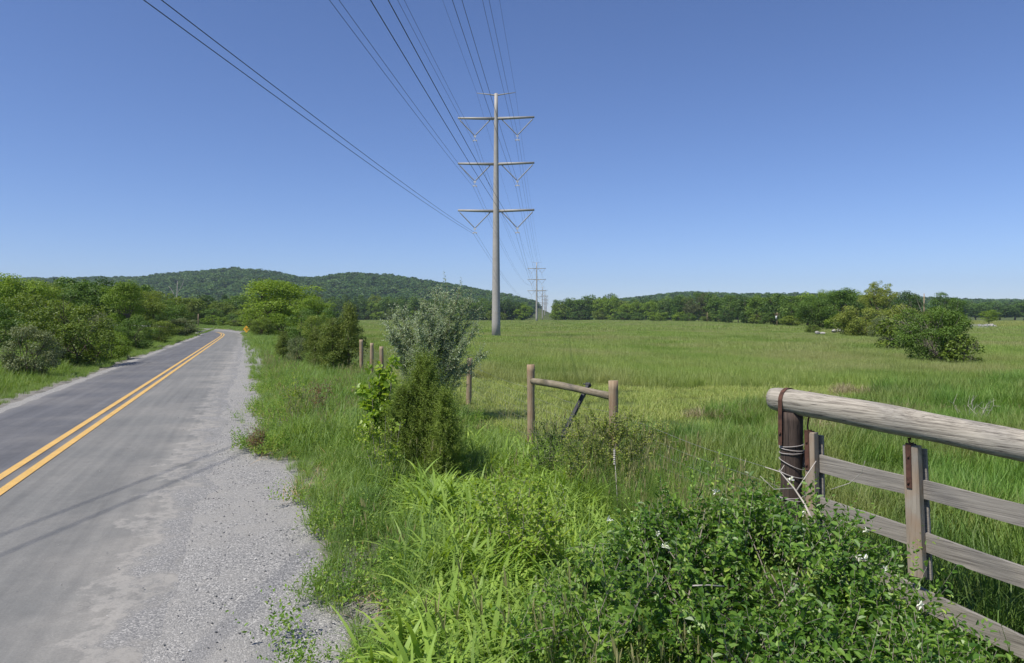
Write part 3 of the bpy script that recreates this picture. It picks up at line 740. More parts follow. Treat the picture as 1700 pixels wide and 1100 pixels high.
def template(key, m, n, shape, seed, trunkmat=None):
    """unit-high tree meshes; shape: tree, round, shrub, cedar, willow, thorn"""
    tm = trunkmat or BARK; mb = MB()
    if shape == 'tree':
        limb_tubes(mb, .60, .34, .34, .5, .022, 7, seed)
        cm = crown_mesh(key + "_crown", m, .58, .36, .38, 46, n, 2.5 / math.sqrt(n), (.09, .17), .35, seed)
    elif shape == 'tall':
        limb_tubes(mb, .60, .24, .36, .6, .018, 7, seed)
        cm = crown_mesh(key + "_crown", m, .56, .25, .42, 42, n, 2.1 / math.sqrt(n), (.07, .14), .3, seed)
    elif shape == 'shrub':
        limb_tubes(mb, .45, .45, .45, .25, .02, 3, seed, stems=4)
        cm = crown_mesh(key + "_crown", m, .44, .50, .44, 60, n, 3.1 / math.sqrt(n), (.09, .18), .4, seed)
    elif shape == 'cedar':
        mb.tube([(0, 0, -.02), (0.01, 0, .5), (0, 0, .92)], [.03, .018, .004], 6)
        cm = crown_mesh(key + "_crown", m, .47, .36, .47, 130, n, 3.2 / math.sqrt(n), (.05, .13), .15, seed, up=.7, cone=.72, asp=2.6)
    elif shape == 'willow':
        limb_tubes(mb, .66, .32, .28, .55, .02, 9, seed)
        cm = crown_mesh(key + "_crown", m, .72, .40, .28, 110, n, 2.4 / math.sqrt(n), (.04, .10), .05, seed, asp=3)
    elif shape == 'thorn':
        limb_tubes(mb, .42, .62, .42, .2, .014, 8, seed, stems=5)
        cm = crown_mesh(key + "_crown", m, .44, .60, .44, 110, n, 3.6 / math.sqrt(n), (.06, .15), .35, seed)
    trm = mesh_np(key + "_trunk", np.concatenate(mb.V), np.concatenate(mb.Q), np.concatenate(mb.T), tm, smooth=True)
    TPL[key] = (trm, cm)
seed = 100
for lod, n in (('near', 11000), ('far', 3200)):
    for col in ('mid', 'bright', 'dark', 'olive', 'brown', 'grey'):
        for sh in ('tree', 'tall', 'shrub'):
            if lod == 'near' and (sh == 'tall' or col == 'brown'): continue
            if lod == 'far' and sh == 'shrub' and col in ('brown',): continue
            for v in range(2):
                seed += 1; template(f"{lod}_{col}_{sh}_{v}", LM[col], n, sh, seed)
template("near_silver_shrub_0", LM['silver'], 9000, 'shrub', 301)
for v in range(3): template(f"near_cedar_{v}", LM['cedar'], 17000, 'cedar', 310 + v)
template("near_willow_0", LM['willow'], 6500, 'willow', 320)
template("near_thorn_0", LM['mid'], 22000, 'thorn', 330, GREYTWIG)
template("near_thorn_1", LM['olive'], 1500, 'thorn', 331, GREYTWIG)
template("near_willow_bush_0", LM['willow'], 9000, 'shrub', 332)

def plant(name, key, x, y, H, Wr, label, cat, group=None, z=None, crown="crown", trunk="trunk", rz=None):
    """one tree or shrub: Empty > trunk, crown (mesh data shared)"""
    t_, c_ = TPL[key]
    e = empty(name, (x, y, (hz1(x, y) if z is None else z)), random.random() * 6.28 if rz is None else rz)
    e.scale = (H * Wr, H * Wr, H)
    tag(e, label, cat, group)
    mobj(trunk, t_, e); mobj(crown, c_, e)
    return e
def plant_px(name, key, px, ytop, Y, wpx, label, cat, group=None, wfac=None, **k):
    """top row, distance and width as read from the photograph, turned into metres"""
    x = (px - CX) / F * Y; z = hz1(x, Y)
    H = (EYE - (ytop - CY) / F * Y) - z
    W = wpx / F * Y
    me = TPL[key][1]; co = np.zeros(len(me.vertices) * 3, np.float32); me.vertices.foreach_get("co", co); co = co.reshape(-1, 3)
    w0 = np.percentile(co[:, 0], 98.5) - np.percentile(co[:, 0], 1.5); h0 = np.percentile(co[:, 2], 99.8)
    H = H / h0
    return plant(name, key, x, Y, H, W / (w0 * H), label, cat, group, **k)

# --- left of the road: front thicket
L_ = [
 ("shrub", "near_grey_shrub_1", 50, 540, 27, 80, "grey-green shrub at the left edge of the picture, over the grass bank"),
 ("shrub", "near_olive_shrub_0", 120, 500, 33, 125, "large rounded yellow-green bush beside the grey-green shrub left of the road"),
 ("shrub", "near_bright_shrub_0", 178, 548, 38, 62, "low bright bush at the foot of the thicket, right of the large rounded bush"),
 ("shrub", "near_olive_shrub_1", 62, 488, 42, 105, "tall yellow-green bush rising behind the grey-green shrub at the left edge"),
 ("shrub", "near_mid_shrub_0", 225, 522, 50, 58, "mid-green bush below the tall bright tree left of the road"),
 ("tree", "near_bright_tree_0", 203, 466, 62, 62, "tall bright green tree standing out of the thicket left of the road"),
 ("shrub", "near_grey_shrub_0", 158, 518, 48, 50, "grey-green bush between the large rounded bush and the tall bright tree"),
 ("shrub", "near_olive_shrub_0", 262, 530, 62, 55, "olive bush with thin pale stems just left of the road"),
 ("shrub", "near_grey_shrub_1", 300, 528, 84, 55, "grey-green bush nearest the bend on the left side of the road"),
 ("shrub", "near_mid_shrub_1", 281, 515, 92, 50, "green bush behind the grey-green one by the bend"),
 ("tree", "near_mid_tree_0", 150, 468, 66, 85, "round-headed green tree left of the tall bright tree"),
 ("tree", "near_olive_tree_0", 98, 470, 70, 80, "spreading olive tree behind the large rounded bush"),
 ("tree", "near_bright_tree_1", 35, 455, 60, 90, "bright tree in the far left corner of the thicket"),
 ("tree", "near_olive_tree_1", 248, 482, 82, 65, "olive tree right of the tall bright tree"),
 ("shrub", "near_mid_shrub_0", -10, 500, 38, 90, "green bush cut by the left edge of the picture"),
 ("tree", "near_mid_tree_1", 283, 498, 105, 55, "dull green tree above the bushes by the bend"),
]
for n_, k_, px, yt, Y, wp, lb in L_: plant_px(n_, k_, px, yt, Y, wp, lb, "bush" if n_ == "shrub" else "tree")
for i, (px, yt, Y, wp, k_) in enumerate([(182, 462, 100, 60, 'dark'), (128, 461, 100, 75, 'mid'), (78, 468, 105, 70, 'dark'), (228, 472, 110, 55, 'mid'), (270, 484, 115, 60, 'olive'), (308, 492, 190, 50, 'olive'),
                                         (20, 468, 90, 90, 'dark'), (155, 472, 120, 70, 'bright'), (205, 480, 130, 70, 'mid'), (-5, 462, 75, 70, 'mid'), (250, 492, 120, 70, 'dark'), (105, 480, 90, 70, 'mid')]):
    plant_px("tree", f"far_{k_}_tree_{i % 2}", px, yt, Y, wp, "green tree in the back row of the wood left of the road", "tree", "back row trees left of the road")
# --- beyond the bend
B_ = [(343, 488, 235, 44, 'dark', 'tree'), (366, 500, 215, 40, 'olive', 'tree'), (392, 489, 240, 50, 'mid', 'tree'), (418, 491, 250, 46, 'mid', 'tree'), (374, 488, 300, 14, 'dark', 'tall'),
      (325, 495, 190, 34, 'olive', 'tree'), (438, 492, 230, 40, 'dark', 'tree'), (300, 497, 210, 40, 'olive', 'tree'), (405, 512, 200, 44, 'olive', 'tree'), (352, 512, 190, 36, 'mid', 'tree')]
for i, (px, yt, Y, wp, c_, sh) in enumerate(B_):
    plant_px("tree", f"far_{c_}_{sh}_{i % 2}", px, yt, Y, wp, "tree in the wood behind the road bend", "tree", "trees behind the road bend")
for i, (px, yt, Y, wp, c_) in enumerate([(350, 523, 175, 28, 'bright'), (370, 526, 165, 20, 'bright'), (395, 529, 150, 34, 'olive'), (420, 526, 130, 36, 'olive'), (338, 526, 190, 20, 'olive'), (384, 520, 175, 30, 'mid'), (408, 522, 160, 30, 'mid')]):
    plant_px("shrub", f"far_{c_}_shrub_{i % 2}", px, yt, Y, wp, "low shrub at the outer edge of the road bend", "bush", "low shrubs round the road bend")
plant_px("cedar_tree", "near_cedar_2", 318, 500, 165, 20, "dark narrow cedar at the left end of the road bend", "tree")
# --- between road and fence
C_ = [
 ("tree", "near_bright_tree_0", 466, 464, 95, 125, "big bright green spreading tree right of the road bend", "tree"),
 ("shrub", "near_olive_shrub_1", 433, 526, 78, 42, "olive bush just right of the yellow road sign", "bush"),
 ("shrub", "near_bright_shrub_1", 462, 520, 82, 60, "bright bush under the big spreading tree", "bush"),
 ("shrub", "near_mid_shrub_1", 505, 512, 62, 55, "green bush between the big spreading tree and the cedars", "bush"),
 ("shrub", "near_olive_shrub_0", 530, 520, 50, 50, "olive bush behind the row of cedars", "bush"),
 ("tree", "near_bright_tree_1", 510, 492, 84, 62, "smaller bright tree at the right flank of the big spreading tree", "tree"),
 ("shrub", "near_mid_shrub_0", 548, 512, 60, 60, "mid-green bush directly behind the middle cedar", "bush"),
 ("shrub", "near_bright_shrub_0", 438, 505, 100, 60, "bush filling the left flank of the big spreading tree", "bush"),
 ("shrub", "near_grey_shrub_0", 493, 558, 34, 34, "small silvery shrub between the small cedar and the cedar row", "bush"),
 ("cedar_tree", "near_cedar_0", 579, 502, 31, 46, "tallest cedar at the right end of the cedar row, bare trunk showing", "tree"),
 ("cedar_tree", "near_cedar_1", 553, 528, 31, 46, "middle cedar of the row beside the fence posts", "tree"),
 ("cedar_tree", "near_cedar_2", 523, 543, 32, 34, "left cedar of the row beside the fence posts", "tree"),
 ("cedar_tree", "near_cedar_1", 470, 550, 37, 26, "small lone cedar left of the silvery shrub", "tree"),
]
for n_, k_, px, yt, Y, wp, lb, ct in C_: plant_px(n_, k_, px, yt, Y, wp, lb, ct)

# --- treeline
TLX = [600, 700, 800, 885, 928, 1000, 1100, 1200, 1280, 1350, 1420, 1480]
TLY = [520, 500, 500, 520, 540, 520, 450, 340, 240, 185, 150, 135]
TOPX = [600, 640, 700, 760, 800, 850, 885, 930, 960, 1010, 1040, 1100, 1150, 1200, 1280, 1330, 1390, 1440, 1490]
TOPY = [492, 494, 496, 498, 497, 496, 500, 500, 493, 487, 496, 492, 489, 489, 490, 490, 482, 490, 498]
for row in range(2):
    px = 452 if row else 440
    k = 0
    while px < 1490:
        Y = np.interp(px, TLX, TLY) + row * (24 if px < 1250 else 12) + random.uniform(-6, 6)
        ht = 14 if px < 900 else np.interp(px, [928, 1100, 1300, 1490], [17, 15, 10, 8])
        wpx = (0.62 * ht * random.uniform(.85, 1.3)) / Y * F
        if 884 + row * 2 < px < 928 - row * 3: px = 929; continue
        c_ = random.choices(['mid', 'dark', 'bright', 'olive', 'brown'], [5, 4, 3, 2, 2 if 1040 < px < 1180 or 540 < px < 610 else .3])[0]
        sh = random.choices(['tree', 'tall'], [3, 1])[0]
        yt = np.interp(px, TOPX, TOPY) + random.uniform(-4, 7) - row * 1
        nm = {'mid': "mid-green", 'dark': "dark green", 'bright': "bright green", 'olive': "olive green", 'brown': "brownish"}[c_]
        side = "left of the power line gap" if px < 906 else "right of the power line gap"
        lod = 'near' if (Y < 200 and sh == 'tree' and c_ != 'brown') else 'far'
        plant_px("tree", f"{lod}_{c_}_{sh}_{k % 2}", px, yt, Y, wpx, f"{nm} tree in the far treeline {side}", "tree", f"{nm} treeline trees {side}")
        # low growth at the foot of the wood
        if row == 0:
            c2 = random.choice(['mid', 'bright', 'olive', 'dark'])
            yb = CY + 3.2 * F / Y
            plant_px("shrub", f"far_{c2}_shrub_{k % 2}", px + random.uniform(-8, 8), yb - random.uniform(14, 22) * (500 / Y) ** .25, Y - 5, wpx * .9, f"low bush at the foot of the far treeline {side}", "bush", f"low bushes at the foot of the treeline {side}")
        px += wpx * random.uniform(.62, .9); k += 1
# --- right-hand group
R_ = [
 ("willow_tree", "near_willow_0", 1460, 467, 120, 56, "light airy tree with a bare trunk, tallest on the right skyline", "tree"),
 ("tree", "near_dark_tree_0", 1508, 483, 140, 42, "dark round-headed tree right of the airy tree", "tree"),
 ("tree", "near_mid_tree_1", 1572, 485, 165, 46, "two-topped green tree near the thin pole on the right", "tree"),
 ("tree", "near_mid_tree_0", 1400, 478, 150, 60, "broad green tree left of the airy tree", "tree"),
 ("tree", "near_mid_tree_1", 1350, 490, 165, 55, "broad green tree above the white rocks", "tree"),
 ("shrub", "near_willow_bush_0", 1428, 508, 108, 76, "yellow-green willow bush behind the field, left of the thorny bush", "bush"),
 ("shrub", "near_willow_bush_0", 1490, 506, 100, 80, "yellow-green willow bush directly behind the thorny bush", "bush"),
 ("shrub", "near_olive_shrub_1", 1552, 512, 95, 60, "olive bush behind the right side of the thorny bush", "bush"),
 ("shrub", "near_olive_shrub_0", 1349, 538, 135, 22, "small round bush beside the white rocks", "bush"),
 ("shrub", "near_grey_shrub_0", 1474, 524, 78, 50, "grey-green bush joining the willow bush to the thorny bush", "bush"),
 ("shrub", "near_mid_shrub_0", 1514, 520, 70, 48, "mid-green bush just behind the left shoulder of the thorny bush", "bush"),
 ("thorn_bush", "near_thorn_0", 1545, 510, 46, 104, "large thorny bush with bare grey lower branches in the field on the right", "bush"),
 ("thorn_bush", "near_thorn_1", 1490, 522, 62, 60, "nearly leafless grey bush left of the large thorny bush", "bush"),
 ("thorn_bush", "near_thorn_1", 1596, 556, 44, 60, "sparse twiggy growth at the right foot of the large thorny bush", "bush"),
 ("tree", "near_bright_tree_1", 1642, 514, 245, 26, "lone round tree on the far pasture at the right", "tree"),
]
for n_, k_, px, yt, Y, wp, lb, ct in R_: plant_px(n_, k_, px, yt, Y, wp, lb, ct)
for i, (px, yt, Y, wp) in enumerate([(1620, 503, 520, 40), (1660, 505, 520, 44), (1700, 503, 520, 44), (1590, 500, 480, 40), (1640, 500, 600, 44), (1685, 500, 620, 50), (1600, 497, 620, 40), (1725, 500, 560, 44)]):
    plant_px("tree", f"far_{'dark' if i % 2 else 'mid'}_tree_{i % 2}", px, yt, Y, wp, "tree at the far side of the right-hand pasture", "tree", "trees behind the right-hand pasture")

# --- wood on the hills: one mass
def forest():
    ms = [crown_mesh(f"canopy_{i}", LM['far'], .5, .5, .5, 16, 420, .19, (.18, .32), .3, 500 + i) for i in range(4)]
    ms += [crown_mesh("canopy_4", LM['dark'], .5, .45, .6, 16, 420, .19, (.16, .28), .3, 509)]
    n = 26000
    y = 600 + (2050 - 600) * rng.random(n) ** 0.8; x = (rng.random(n) * 2 - 1) * (y * .78 + 30)
    px = CX + F * x / y
    ok = (np.abs(x - line_x(y)) > 22) & ((px < 1590) | (y > 900)); 
    x, y = x[ok], y[ok]
    s = 6 + 11 * rng.random(len(x)) ** 1.7; z = height(x, y)
    scatter("hillside_forest", np.stack([x, y, z - 1.0], -1), ms, np.stack([s * 1.2, s * (1.0 + .4 * rng.random(len(s))), 6 + s * .5], -1), .05, label="dense green wood covering the hills")
forest()

# ------------------------------------------------------------------ transmission towers and their wires
STEEL = simple("weathered_steel", (0.34, 0.315, 0.28), (0.41, 0.385, 0.345), 1.2, 0.55, 0.4, 0.0, 0.05)
STEELD = simple("arm_steel", (0.30, 0.285, 0.25), (0.38, 0.36, 0.32), 1.0, 0.5, 0.4)
INSUL = simple("grey_insulator", (0.22, 0.22, 0.21), (0.30, 0.30, 0.29), 3, 0.4, 0.5)
CLAMP = simple("clamp_metal", (0.45, 0.46, 0.47), (0.6, 0.6, 0.6), 3, 0.35, 0.5)
AH = (17.7, 24.2, 30.5); TH = 33.9; ARM = 5.3; YOKE_X = 2.95; DROP = 2.35
def tower_proto():
    e = empty("transmission_tower", (0, 0, 0))
    m = MB(); zz = np.linspace(-0.5, TH, 14); m.tube(np.stack([0 * zz, 0 * zz, zz], -1), np.interp(zz, [0, TH], [.62, .24]), 12)
    m.build("pole", STEEL, e, True)
    m = MB(); m.tube([(-2.7, 0, TH + .12), (-1.3, 0, TH - .05), (0, 0, TH - .25), (1.3, 0, TH - .05), (2.7, 0, TH + .12)], [.04, .07, .10, .07, .04], 6); m.build("shield_wire_arm", STEELD, e, True)
    for h in AH:
        for s in (-1, 1):
            m = MB(); m.tube([(s * .2, 0, h - .05), (s * 2.7, 0, h + .01), (s * ARM, 0, h + .08)], [.21, .18, .15], 8); m.build("cross_arm", STEELD, e, True)
            for a, b in ((5.1, YOKE_X + .05), (.75, YOKE_X - .05)):
                m = MB(); n = 25; t_ = np.linspace(0, 1, n)[:, None]
                P = np.array([(s * a, 0, h - .15)]) * (1 - t_) + np.array([(s * b, 0, h - DROP)]) * t_
                r = np.where(np.arange(n) % 2 == 0, .095, .06); r[0] = r[-1] = .04
                m.tube(P, r, 6); m.build("insulator", INSUL, e, True)
            m = MB(); m.box((s * YOKE_X, 0, h - DROP - .12), (.32, .06, .26)); m.tube([(s * YOKE_X, 0, h - DROP - .2), (s * YOKE_X, 0, h - DROP - .62)], .035, 6)
            m.box((s * YOKE_X, 0, h - DROP - .68), (.62, .07, .14))
            for d in (-.23, .23): m.tube([(s * YOKE_X + d, -.28, h - DROP - .78), (s * YOKE_X + d, .28, h - DROP - .78)], .05, 6)
            m.build("conductor_clamp", CLAMP, e)
    return e
TWY = [-215, 100, 415, 750, 1080, 1390, 1640]
proto = tower_proto()
def copy_tree(o, parent=None):
    c = o.copy(); COL.objects.link(c); c.parent = parent
    for ch in [q for q in bpy.data.objects if q.parent == o]: copy_tree(ch, c)
    return c
ROTZ = -math.atan(0.052)
TW = []
tl = {100: "nearest tall steel power pole with three pairs of V-strung cross arms", 415: "second power pole of the line, standing at the far end of the field",
      750: "third power pole of the line, in the mouth of the gap in the wood", 1080: "fourth power pole, small in the gap in the wood", 1390: "fifth power pole, tiny in the gap in the wood",
      1640: "farthest power pole at the top of the gap in the wood"}
for i, Y in enumerate(TWY):
    x = line_x(Y); z = hz1(x, Y) if Y > 0 else -0.9
    TW.append((x, Y, z))
    if Y < 0: continue
    e = proto if Y == 100 else copy_tree(proto)
    e.location = (x, Y, z); e.rotation_euler = (0, 0, ROTZ)
    tag(e, tl[Y], "power pole", "steel power poles of the transmission line")
WIRE = simple("aluminium_wire", (0.05, 0.05, 0.055), (0.08, 0.08, 0.085), 1, 0.6, 0.3)
def wire(ox, oz, sag, rad, label):
    P = []
    for (a, b) in zip(TW[:-1], TW[1:]):
        L = b[1] - a[1]; t_ = np.linspace(0, 1, 60, endpoint=False)
        x = a[0] + (b[0] - a[0]) * t_ + ox * math.cos(ROTZ); y = a[1] + L * t_ + ox * math.sin(ROTZ)
        z = a[2] + (b[2] - a[2]) * t_ + oz - 4 * sag * (L / 315) ** 2 * t_ * (1 - t_)
        P.append(np.stack([x, y, z], -1))
    P = np.concatenate(P); P = P[P[:, 1] > -60]
    m = MB(); m.tube(P, rad, 5); o = m.build("power_line_wire", WIRE, None, True)
    tag(o, label, "power line", "wires of the transmission line"); return o
for s, sn in ((-1, "left"), (1, "right")):
    for h, hn in zip(AH, ("lowest", "middle", "topmost")):
        for d, dn in ((-.23, "left"), (.23, "right")):
            wire(s * YOKE_X + d, h - DROP - .80, 4.2, .0145, f"{dn} wire of the twin pair hung below the {hn} {sn} cross arm")
    wire(s * 2.68, TH + .16, 3.2, .012, f"thin shield wire strung from the {sn} tip of the pole tops")

# ------------------------------------------------------------------ fences and gate
LOGW = wood("weathered_log", (0.41, 0.37, 0.305), (0.16, 0.14, 0.115), (0.05, 0.04, 0.032), 0, 1.5, crack=0.85)
RAILW = wood("weathered_board", (0.29, 0.265, 0.23), (0.17, 0.155, 0.135), (0.06, 0.05, 0.045), 0, 1.0, crack=.5)
STILEW = wood("weathered_stile", (0.33, 0.29, 0.235), (0.22, 0.19, 0.15), (0.09, 0.07, 0.055), 2, 1.0, stain=(0.30, 0.19, 0.11), crack=.4)
POSTD = wood("dark_creosote_post", (0.085, 0.062, 0.05), (0.04, 0.030, 0.026), (0.010, 0.008, 0.008), 2, 1.2, crack=.85)
POSTW = wood("treated_post", (0.37, 0.29, 0.19), (0.22, 0.155, 0.10), (0.07, 0.05, 0.035), 2, 1.1, stain=(0.27, 0.16, 0.09), crack=.45)
BRACEW = wood("brace_log", (0.29, 0.245, 0.175), (0.15, 0.12, 0.085), (0.04, 0.03, 0.02), 0, 1.0, stain=(0.13, 0.115, 0.06), crack=.5)
RUST = simple("rusty_iron", (0.055, 0.028, 0.02), (0.13, 0.06, 0.04), 18, 0.8, 0.3, 0, .4, .004)
BLACKM = simple("black_metal", (0.012, 0.012, 0.015), (0.03, 0.03, 0.035), 8, 0.5, 0.5)
FWIRE = simple("galvanised_fence_wire", (0.16, 0.16, 0.155), (0.28, 0.28, 0.27), 8, 0.5, 0.5)

G0 = np.array([2.6, 7.2]); GD = np.array([1.13, -1.66]); GL = float(np.linalg.norm(GD)); GU = GD / GL
GANG = math.atan2(GU[1], GU[0])
def gate():
    g = empty("swing_gate", (G0[0], G0[1], hz1(*G0)), GANG); gz = g.location.z
    tag(g, "weathered grey wooden gate hanging from a long horizontal log", "gate")
    # local frame: x along gate, z up
    def lz(z): return z - gz
    LEN = 4.6
    n = 90; xs = np.linspace(-0.005, LEN, n)
    m = MB(); k = 36; a = np.arange(k) / k * 2 * math.pi
    V = []
    for i, x in enumerate(xs):
        rad = 0.112 + 0.010 * x / 2 + 0.006 * math.sin(x * 2.1) + 0.003 * math.sin(x * 7)
        rr = rad * (1 + 0.02 * np.sin(3 * a + x) + 0.018 * (vnoise(a * 5.2, x * 1.1 + 0 * a) - .5) * 2 + .012 * (vnoise(a * 14, x * 2 + 0 * a) - .5) * 2)
        if i == 0: rr = rr * .93
        zc = lz(1.385 - 0.068 * x) + 0.012 * math.sin(x * 1.7)
        V.append(np.stack([np.full(k, x), np.cos(a) * rr, zc + np.sin(a) * rr], -1))
    V = np.concatenate(V)
    i0 = np.arange(n - 1)[:, None] * k; j = np.arange(k)[None]; j2 = (j + 1) % k
    Q = np.stack([i0 + j, i0 + j2, i0 + k + j2, i0 + k + j], -1).reshape(-1, 4)
    c0 = len(V); V = np.vstack([V, [(-0.02, 0, lz(1.385))], [(LEN, 0, lz(1.385 - .068 * LEN))]])
    T = [(c0, (q + 1) % k, q) for q in range(k)] + [(c0 + 1, (n - 1) * k + q, (n - 1) * k + (q + 1) % k) for q in range(k)]
    m.add(V, Q, T); m.build("log_beam", LOGW, g, True)
    # rails: warped boards behind the stiles
    def board(x0, x1, z0, z1, h, th, y, sag, nm="rail", ph=0.0, bot=0.0):
        n = 40; xs = np.linspace(x0, x1, n); t_ = (xs - x0) / (x1 - x0)
        zc = lz(z0 + (z1 - z0) * t_) + sag * np.sin(t_ * math.pi) + .006 * np.sin(xs * 5 + ph)
        hh = h * (1 + .04 * np.sin(xs * 3.1 + ph)) / 2; yy = y + .008 * np.sin(xs * 2.3 + ph)
        V = np.stack([np.stack([xs, yy - th / 2, zc - hh - bot * t_], -1), np.stack([xs, yy + th / 2, zc - hh - bot * t_], -1),
                      np.stack([xs, yy + th / 2, zc + hh], -1), np.stack([xs, yy - th / 2, zc + hh], -1)], 1).reshape(-1, 3)
        i0 = np.arange(n - 1)[:, None] * 4; j = np.arange(4)[None]; j2 = (j + 1) % 4
        Q = np.stack([i0 + j, i0 + j2, i0 + 4 + j2, i0 + 4 + j], -1).reshape(-1, 4)
        Q = np.vstack([Q, [[0, 3, 2, 1]], [[4 * (n - 1) + q for q in (0, 1, 2, 3)]]])
        m = MB(); m.add(V, Q); return m.build(nm, RAILW, g, False)
    board(0.28, 4.5, .815, .555, .158, .035, .075, .0, ph=.5)
    board(0.30, 4.5, .435, -.11, .155, .035, .078, .03, ph=2.0)
    board(0.55, 4.5, -.02, -.82, .17, .035, .080, .03, ph=3.6)
    # stiles
    for x, top, bot, w_ in ((.42, 1.10, -.12, .102), (1.37, 1.115, .02, .125)):
        m = MB(); m.box((x, 0.02, lz((top + bot) / 2)), (w_, .072, top - bot), Matrix.Rotation(R(-1.0 if x < 1 else -2.4), 3, 'Y'))
        st = m.build("stile", STILEW, g, bevel=.005)
        m = MB(); m.box((x + .01, .118, lz((top + bot) / 2 - .035)), (w_, .03, top - bot), Matrix.Rotation(R(-1.0 if x < 1 else -2.4), 3, 'Y')); m.build("back_stile", RAILW, g, bevel=.004)
        # strap and hook
        m = MB(); ax = x - .03
        m.box((ax, -.022, lz(top - .17)), (.045, .008, .38), Matrix.Rotation(R(-1.5), 3, 'Y'))
        m.box((ax, .02, lz(top + .004)), (.046, .092, .008))
        m.box((ax, .062, lz(top - .07)), (.045, .008, .15))
        for q in (.09, .31): m.tube([(ax, -.026, lz(top - q)), (ax, -.040, lz(top - q))], .011, 8)
        m.build("hinge_strap", RUST, g, bevel=.002)
        m = MB(); t_ = np.linspace(0, 1, 9); zt = 1.385 - .068 * x
        m.tube([(ax, .02, lz(zt + .13)), (ax, .02, lz(zt - .10)), (ax - .012, .02, lz(zt - .135)), (ax - .022, .02, lz(top + .055)), (ax - .018, .02, lz(top + .022)), (ax, .02, lz(top + .01)), (ax + .02, .02, lz(top + .02))], .008, 6)
        m.build("hook", RUST, g, True)
    return g
gate()
WRAP = simple("old_wire", (0.30, 0.27, 0.25), (0.45, 0.42, 0.40), 8, 0.6, 0.4)
def gate_post():
    p = G0 + GU * .20; z0 = hz1(*p)
    e = empty("gate_post", (p[0], p[1], z0), GANG); tag(e, "dark creosoted wooden post carrying the end of the gate log", "post")
    top = 1.275 - z0
    m = MB(); zz = np.linspace(-.3, top, 24); m.tube(np.stack([0 * zz + .01 * (zz - .5), 0 * zz, zz], -1), .101 + .004 * np.sin(zz * 5), 20, jit=.012); m.build("post", POSTD, e, True)
    # iron strap over the log
    m = MB(); n = 24; a = np.linspace(0, math.pi, n); rad = .121; zc = 1.375 - z0
    sx = -.03
    pth = [(-.122, -.42)] + [(-.1235, 0)] + [(-math.cos(q) * (rad + .003), math.sin(q) * (rad + .003)) for q in a] + [(.1235, -.02), (.122, -.42)]
    pth = np.array([(y, z) for (y, z) in [(-abs(q[0]) if i < 2 else q[0], q[1]) for i, q in enumerate(pth)]])
    V = []
    for (y, z) in pth:
        s_ = 1.0
        for dx in (-.021, .021):
            for k_ in (0, .005): V.append((sx + dx, y * (1 + k_ / rad), zc + z * (1 + (k_ / rad if z > 0 else 0))))
    V = np.array(V); n2 = len(pth); Q = []
    for i in range(n2 - 1):
        b = i * 4; Q += [(b, b + 2, b + 6, b + 4), (b + 1, b + 5, b + 7, b + 3), (b, b + 4, b + 5, b + 1), (b + 2, b + 3, b + 7, b + 6)]
    m.add(V, Q); m.tube([(sx, -.125, zc - .30), (sx, -.142, zc - .30)], .014, 8); m.build("strap", RUST, e)
    # turns of fence wire
    m = MB(); rs = np.random.default_rng(4)
    for z, tl_ in ((.90, .03), (.865, -.02), (.83, .01), (.72, -.10), (.62, -.06), (.40, .02), (.385, -.03)):
        a = np.linspace(0, 6.283 * 1.02, 40); r_ = .110 + .002 * rs.random(40)
        m.tube(np.stack([np.cos(a) * r_ + .01 * (z - z0 - .5), np.sin(a) * r_, z - z0 + .05 + tl_ * .5 * np.sin(a + 1)], -1), .0042, 5)
    m.build("wire_wrap", WRAP, e, True)
gate_post()

